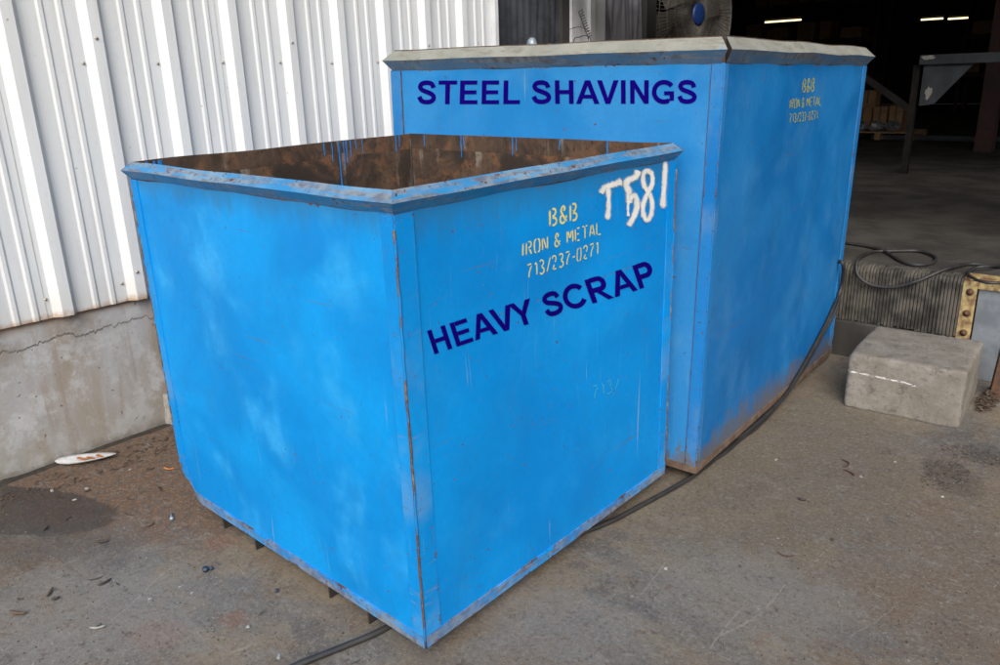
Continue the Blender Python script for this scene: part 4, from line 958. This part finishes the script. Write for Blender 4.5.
for (px, py, w, h) in ((930, 57.5, 0.10, 0.03), (929, 93, 0.05, 0.09)):  # pale irregular patches on the beam and the gusset
    q = L(px, py); vs = []
    for k in range(14):
        an = 2*math.pi*k/14; rr = 0.6 + 0.5*rnd.random(); vs.append((q.x + w*rr*math.cos(an)/1.4, -0.0625 if py < 60 else -0.0145, q.z + h*rr*math.sin(an)/1.4))
    mb = MB(); mb.add(vs, [tuple(range(14))]); mb.build('pale_patch', M['chalk'], fr)
# red column and floor rail
rc = P(984, 150, 10.5); MBc = MB(); MBc.box((-0.10, -0.10, 0), (0.10, -0.085, 4.05)); MBc.box((-0.10, 0.085, 0), (0.10, 0.10, 4.05)); MBc.box((-0.008, -0.0845, 0), (0.008, 0.0845, 4.05))
o = MBc.build('steel_column', M['rack_red']); o.location = (rc.x, 10.5, 0.535); tag(o, 'dark red steel column in the hall right of the gusset', 'column')
o = MB().box((-1.3, -0.04, 0), (1.6, 0.04, 0.07)).build('floor_rail', M['bench'], None, 0.005); q = gnd(965, 141, 0.535); o.location = (q.x, q.y, 0.535); tag(o, 'low steel rail lying on the hall floor by the red column', 'rail')
# cartons on a pallet with wrapped goods
Yp = 9.6
def carton(px0, py0, px1, py1, Y, dep, label, mat='card', nm='carton', zfloor=None):
    p = P(px0, py1, Y); q = P(px1, py0, Y); z0 = p.z if zfloor is None else zfloor; h = max(0.05, q.z - z0); w = max(0.05, q.x-p.x)
    t = thing(nm, label, 'box', (p.x, Y, z0)); MB().box((0, 0, 0), (w, dep, h)).build('body', M[mat], t, 0.004)
    MB().box((w*0.45, -0.001, h*0.2), (w*0.55, dep*0.9, h+0.001)).build('tape', M['leaf'], t); return t, z0+h
pz = gnd(880, 140, 0.535); Yp = pz.y
pl = thing('pallet', 'low pallet of grey wrapped goods on the hall floor behind the large bin', 'pallet', (pz.x-0.30, Yp, 0.535))
for k in range(5): MB().box((-0.25, 0.17*k, 0.10), (0.75, 0.17*k+0.12, 0.122)).build('deck_board', M['card'], pl)
for k in range(3): MB().box((-0.25+0.46*k, 0, 0.0), (-0.17+0.46*k, 0.80, 0.0995)).build('bearer', M['card'], pl)
zt0 = 0.535+0.122
wb = MB()
for k in range(3):
    vs = []; 
    for j in range(5):
        for i in range(10):
            an = 2*math.pi*i/10; r = 0.12*math.sin(math.pi*(0.12+0.8*j/4))*(1+0.3*rnd.uniform(-1, 1)); vs.append((pz.x-0.36+0.24*k + r*math.cos(an), Yp+0.13 + r*math.sin(an), zt0 + 0.16*j/4))
    wb = MB(); wb.add(vs, [(j*10+i, j*10+(i+1) % 10, (j+1)*10+(i+1) % 10, (j+1)*10+i) for j in range(4) for i in range(10)] + [tuple(range(9, -1, -1)), tuple(range(40, 50))])
    tag(wb.build('wrapped_bundle', M['foil']), ('leftmost', 'middle', 'rightmost')[k] + ' crumpled grey wrapped bundle at the front of the pallet', 'bundle', 'grey bundles on the pallet')
def crate(x, y, z, w, d, h, label):
    t = thing('carton', label, 'box', (x, y, z)); MB().box((0, 0, 0), (w, d, h)).build('body', M['card'], t, 0.004); MB().box((w*0.45, -0.001, h*0.25), (w*0.55, d*0.9, h+0.001)).build('tape', M['leaf'], t)
bx0 = pz.x-0.52
crate(bx0, Yp+0.30, zt0, 0.26, 0.3, 0.34, 'left cardboard carton on the pallet, carrying a smaller one')
crate(bx0+0.05, Yp+0.34, zt0+0.341, 0.24, 0.24, 0.26, 'small cardboard carton on top of the left carton')
crate(bx0+0.29, Yp+0.30, zt0, 0.20, 0.3, 0.36, 'middle cardboard carton of the row on the pallet')
crate(bx0+0.52, Yp+0.30, zt0, 0.20, 0.3, 0.37, 'right cardboard carton at the end of the row on the pallet')
# tall racks far back with cartons on them
for rx, ry, n_, lab in ((-10.5, 19.0, 3, 'tall red storage rack with cartons at the back of the hall, left'), (-3.4, 21.0, 3, 'tall red storage rack with cartons at the back of the hall, right')):
    t = thing('storage_rack', lab, 'rack', (rx, ry, 0.535))
    for k in range(n_+1):
        for yy in (0, 0.9): MB().box((k*1.9-0.04, yy-0.04, 0), (k*1.9+0.04, yy+0.04, 3.4)).build('upright', M['rack_red'], t)
    for z in (0.9, 1.75, 2.6):
        for yy in (-0.05, 0.95): MB().box((0.041, yy-0.02, z-0.10), (n_*1.9-0.041, yy+0.02, z)).build('shelf_beam', M['rack_red'], t)
        MB().box((0.041, -0.028, z+0.001), (n_*1.9-0.041, 0.928, z+0.02)).build('shelf', M['hall_wall'], t)
        x = rx + 0.12; cn = 0
        while x < rx + n_*1.9 - 0.5:
            w = rnd.uniform(0.25, 0.55); h = rnd.uniform(0.2, 0.5)
            if rnd.random() < 0.75:
                c_ = MB().box((x, ry+0.05, 0.535+z+0.021), (x+w, ry+0.55, 0.535+z+0.021+h)).build('carton', M['card'], None); tag(c_, 'brown carton on the %s shelf of the %s storage rack, %s from left' % ({0.9: 'lowest', 1.75: 'middle', 2.6: 'top'}[z], 'left' if rx < -5 else 'right', ('first', 'second', 'third', 'fourth', 'fifth', 'sixth', 'seventh', 'eighth', 'ninth', 'tenth', 'eleventh', 'twelfth')[cn]), 'box', 'cartons on the %s rack' % ('left' if rx < -5 else 'right')); cn += 1
            x += w + rnd.uniform(0.03, 0.3)

# machines standing in the dark
for mx, my, w, d, h, lab in ((-6.6, 15.0, 1.4, 0.9, 1.5, 'dark lathe-like machine in the hall, seen over the large bin rim'), (-4.6, 13.2, 0.9, 0.8, 1.25, 'dark machine cabinet in the hall behind the large bin corner'), (-0.9, 15.2, 1.3, 0.9, 1.35, 'dark machine behind the gantry in the hall')):
    t = thing('workshop_machine', lab, 'machine', (mx, my, 0.535))
    MB().box((0, 0, 0), (w, d, h*0.55)).build('base', M['bench'], t, 0.01); MB().box((w*0.05, d*0.1, h*0.551), (w*0.35, d*0.9, h)).build('headstock', M['dark_steel'], t, 0.02)
    MB().box((w*0.36, d*0.3, h*0.551), (w*0.98, d*0.7, h*0.66)).build('bed', M['bench'], t, 0.01); MB().box((w*0.75, d*0.28, h*0.661), (w*0.93, d*0.72, h*0.9)).build('tailstock', M['dark_steel'], t, 0.01)
# ------------------------------------------------------------------ litter on the ground
pc = gnd(84, 460); pl_ = thing('paper_plate', 'flattened white paper plate with orange scraps lying by the wall foot', 'plate', (pc.x+0.03, pc.y, 0.004), (0.03, -0.04, 0.90-math.pi/2))
mb = MB(); vs = []; n = 28
for q, (r, z) in enumerate(((0.0, 0.006), (0.55, 0.004), (0.8, 0.010), (1.0, 0.018))):
    for k in range(n):
        an = 2*math.pi*k/n; vs.append((0.050*r*math.copysign(abs(math.cos(an))**1.8, math.cos(an)), 0.128*r*math.sin(an), z + 0.004*r*math.sin(2*an) + 0.003*r*math.cos(3*an)))
mb.add(vs, [(q*n+k, q*n+(k+1) % n, (q+1)*n+(k+1) % n, (q+1)*n+k) for q in range(3) for k in range(n)], None, 0, True)
o = mb.build('plate', M['plate'], pl_); md = o.modifiers.new('thickness', 'SOLIDIFY'); md.thickness = 0.0015
for (x, y, r) in ((0.0, -0.03, 0.5), (0.006, 0.012, 0.2), (-0.004, 0.05, -0.2)):
    mb = MB(); mb.bar((x-0.022, y-0.012, 0.013), (x+0.020, y+0.028+0.02*r, 0.016), 0.011, 0.004); o = mb.build('orange_scrap', M['orange'], pl_)
q = gnd(172, 520); bo = thing('steel_bolt', 'loose zinc bolt lying on the ground beside the smaller bin', 'bolt', (q.x, q.y, 0.006), (0, 0, 2.72))
mb = MB(); mb.cyl((0, 0, 0), (0.045, 0, 0), 0.0045, 8); mb.build('shank', M['bolt'], bo); mb = MB(); mb.cyl((-0.008, 0, 0.001), (0, 0, 0.001), 0.009, 6); mb.build('head', M['bolt'], bo)
q = gnd(206, 571); mb = MB(); mb.cyl((0, 0, 0), (0, 0, 0.012), 0.011, 6); mb.cyl((0.012, 0.006, 0.003), (0.020, 0.012, 0.006), 0.006, 6); o = mb.build('steel_nut', M['bluebit']); o.location = (q.x, q.y, 0.002); o.rotation_euler = (0.2, 0, 0.4)
tag(o, 'dark blue nut lying on the ground in front of the smaller bin', 'nut')
q = gnd(277, 592); mb = MB(); mb.cyl((0, 0, 0), (0, 0, 0.007), 0.006, 6); o = mb.build('steel_nut', M['bluebit']); o.location = (q.x, q.y, 0.002); tag(o, 'tiny blue nut on the ground near the bin fork channels', 'nut')
t_ = gnd(170, 423); mb = MB(); vs = []
for k, z in enumerate((0.0, 0.06, 0.12, 0.155)):
    for i in range(7): vs.append(((0.034-0.003*k)*math.cos(i*0.9)*rnd.uniform(.75, 1.2), (0.030-0.004*k)*math.sin(i*0.9)*rnd.uniform(.75, 1.2), z*rnd.uniform(.93, 1.05)))
mb.add(vs, [(7*k+i, 7*k+(i+1) % 7, 7*k+7+(i+1) % 7, 7*k+7+i) for k in range(3) for i in range(7)] + [tuple(range(6, -1, -1)), tuple(range(21, 28))])
o = mb.build('rubble_chunk', M['chalk']); o.location = (t_.x, t_.y, 0.0)
tag(o, 'pale broken chunk against the wall foot, showing behind the smaller bin', 'rubble')

def sliver(px, py, ang, ln, w, mat, label, group, bend=0.3, cat='metal scrap', name='metal_sliver', rz=0.004):
    q = gnd(px, py); mb = MB(); n = 5; pts = []
    for k in range(n+1):
        t = k/n - 0.5; pts.append((t*ln, bend*ln*(t*t*2 - 0.2) + 0.1*ln*rnd.uniform(-1, 1)*bend, w*0.5 + rz*abs(t)))
    mb.tube(pts, w/2, 5, taper=[0.4, 1, 1.1, 0.9, 1, 0.3]); o = mb.build(name, mat); o.location = (q.x, q.y, 0.002); o.rotation_euler = (0, 0, ang)
    return tag(o, label, cat, group)
def sl(px, py, a, ln): sliver(px, py, a + rnd.uniform(-.6, .6), ln*rnd.uniform(.5, 1.1), rnd.choice((.003, .004, .006, .009)), rnd.choice((M['sliver'], M['sliver'], M['leaf'])), LS, 'slivers left of the smaller bin', rnd.choice((0.02, 0.05, 0.1, 0.3)))
LS = 'thin dark sliver of scrap metal lying on the ground left of the smaller bin'
for (px, py, a, ln) in ((60, 498, .3, .06), (35, 475, .7, .05), (88, 492, 1.0, .05), (115, 470, .5, .06), (140, 462, .8, .05), (128, 515, .2, .05), (148, 527, 1.2, .05), (103, 543, .9, .05), (46, 530, 1.4, .05), (95, 580, .5, .07), (118, 585, 2.6, .04), (105, 584, 1.0, .05), (50, 594, 2.2, .06), (56, 600, 1.0, .03), (98, 627, 1.3, .05), (30, 569, .4, .04), (68, 520, 1.7, .05), (160, 490, .3, .05), (150, 470, .5, .05), (20, 600, .2, .04), (130, 500, .4, .05)):
    sl(px, py, a, ln)
sliver(18, 615, 0.5, 0.06, 0.012, M['leaf'], 'curled brown leaf on the ground at the lower left', None, 0.2, 'leaf', 'dry_leaf')
sliver(98, 629, 0.9, 0.05, 0.008, M['chalk'], 'small pale grey flake at the lower left', None, 0.2, 'flake', 'paint_flake')
sliver(169, 470, 0.5, 0.06, 0.008, M['orange'], 'orange-red scrap close to the left foot of the smaller bin', None)
sliver(846, 465, 1.9, 0.07, 0.006, M['redsliver'], 'rusty red bent shaving on the ground right of the large bin, upper piece', None, 0.8)
sliver(850, 474, 2.7, 0.06, 0.006, M['redsliver'], 'rusty red shaving on the ground right of the large bin, lower piece', None, 0.5)
sliver(785, 556, 0.2, 0.06, 0.004, M['redsliver'], 'small rusty red shaving alone on the open ground', None, 0.5)
sliver(802, 501, 0.2, 0.03, 0.010, M['sliver'], 'dark lump on the ground between the bin corner and the lower shavings', None, 0.1, 'lump', 'dark_lump')
sliver(832, 541, 0.2, 0.012, 0.008, M['sliver'], 'tiny dark pellet on the open ground', None, 0.1, 'lump', 'dark_lump')
for (px, py, s_) in ((776, 460, .9), (895, 462, .7), (666, 569, 1.2), (778, 539, .5), (861, 477, .8), (942, 497, 1.0), (180, 587, .5), (150, 599, .7), (248, 627, .9), (279, 657, 1.1), (192, 593, .6), (130, 470, .8), (75, 500, .9), (87, 489, 1.2), (52, 491, 1.2)):
    q = gnd(px, py); mb = MB(); vs = [(0.012*s_*(0.6+0.5*rnd.random())*math.cos(k*1.05), 0.008*s_*(0.6+0.5*rnd.random())*math.sin(k*1.05), 0) for k in range(6)]
    vs += [(x*0.6, y*0.6, 0.004*s_) for x, y, _ in vs]
    mb.add(vs, [tuple(range(5, -1, -1)), tuple(range(6, 12))] + [(k, (k+1) % 6, 6+(k+1) % 6, 6+k) for k in range(6)])
    o = mb.build('pale_chip', M['chalk']); o.location = (q.x, q.y, 0.001); o.rotation_euler = (0, 0, rnd.uniform(0, 6)); tag(o, 'small pale chip lying loose on the concrete yard', 'chip', 'pale chips on the yard')
# dry leaves and swarf heaps
def leaves(cx, cy, rx, ry, n, size, mat, name, label, zmax, flat=1.0):
    mb = MB()
    for k in range(n):
        r = math.sqrt(rnd.random()); a = rnd.uniform(0, 6.283); x = cx + rx*r*math.cos(a); y = cy + ry*r*math.sin(a); z = 0.003 + rnd.random()*zmax*(1-r)
        s_ = size*rnd.uniform(0.5, 1.2); h = rnd.uniform(0, 6.283); ca, sa = math.cos(h), math.sin(h); t1, t2 = rnd.uniform(-.5, .5)*flat, rnd.uniform(-.5, .5)*flat
        lp = [(-1, 0, 0.1), (-.3, .42, 0), (.4, .38, 0), (1, 0, .15), (.4, -.38, .05), (-.3, -.42, .05)]
        mb.add([(x + s_*(u*ca - v*sa), y + s_*(u*sa + v*ca), max(0.001, z + s_*(w + u*t1 + v*t2)*0.6 + 0.3*s_*flat)) for u, v, w in lp], [(0, 1, 2, 3), (0, 3, 4, 5)])
    return tag(mb.build(name, mat), label, None, None, 'stuff')
leaves(0.812, 3.02, 0.045, 0.20, 260, 0.015, M['leaf'], 'dry_leaves', 'dry brown leaves caught between the concrete block and the dock', 0.05)
q = gnd(945, 476); leaves(q.x, q.y, 0.085, 0.15, 260, 0.0042, M['sliver'], 'swarf_patch', 'dark patch of fine swarf on the ground below the concrete block', 0.002, 0.15)
q = gnd(975, 455); leaves(q.x, q.y, 0.13, 0.08, 200, 0.0042, M['sliver'], 'swarf_patch', 'dark patch of fine swarf near the right edge of the yard', 0.002, 0.15)
leaves(-2.0, 0.15, 0.10, 0.75, 240, 0.012, M['leaf'], 'wall_foot_litter', 'brown leaf crumbs along the foot of the wall', 0.004, 0.2)
# packed dirt in the joint between wall and yard
mb = MB(); vs = []; nn = 90
for k in range(nn+1):
    yy = -1.6 + 4.2*k/nn; xw = WALL_X - math.tan(WALL_YAW)*yy; wd = 0.014 + 0.022*abs(noise.noise(Vector((yy*6, 3, 0)))) + 0.008*noise.noise(Vector((yy*25, 1, 0))); hh = 0.010 + 0.012*abs(noise.noise(Vector((yy*9, 7, 0))))
    vs += [(xw-0.006, yy, hh), (xw+0.004+wd*0.5, yy, hh*0.7), (xw+0.004+wd, yy, -0.003)]
mb.add(vs, [(3*k+j, 3*k+j+1, 3*k+j+4, 3*k+j+3) for k in range(nn) for j in range(2)], None, 0, True)
tag(mb.build('packed_dirt', simple('packed_dirt', (0.045, 0.036, 0.028), (0.025, 0.021, 0.017), 0.95, 0.0, 40, 0.8)), 'dark packed dirt in the joint along the wall foot', None, None, 'stuff')
# loose grit everywhere
for nm, mat, cnt, sz in (('loose_grit', M['chalk'], 700, 0.0016), ('loose_grit', M['sliver'], 700, 0.0022), ('loose_grit', M['leaf'], 600, 0.0026)):
    mb = MB()
    for k in range(cnt):
        px, py = rnd.uniform(-30, 1030), 665 - 240*rnd.random()**1.2 + 20
        q = gnd(px, py)
        if -F.L-0.02 < q.x < 0.02 and -0.02 < q.y < F.D: continue
        if q.x < -2.12 or (-1.6 < q.x < 0.12 and q.y > 1.36) or q.y > 3.1: continue
        s_ = sz*rnd.uniform(0.5, 1.6)
        vs = [(q.x + s_*rnd.uniform(.6, 1.2)*math.cos(a), q.y + s_*rnd.uniform(.6, 1.2)*math.sin(a), 0.0005) for a in (0.3, 1.6, 3.2, 4.7)] + [(q.x, q.y, s_*rnd.uniform(.5, 1.0) + 0.002)]
        mb.add(vs, [(0, 1, 4), (1, 2, 4), (2, 3, 4), (3, 0, 4)])
    tag(mb.build(nm, mat), 'fine loose grit scattered over the concrete yard', None, None, 'stuff')
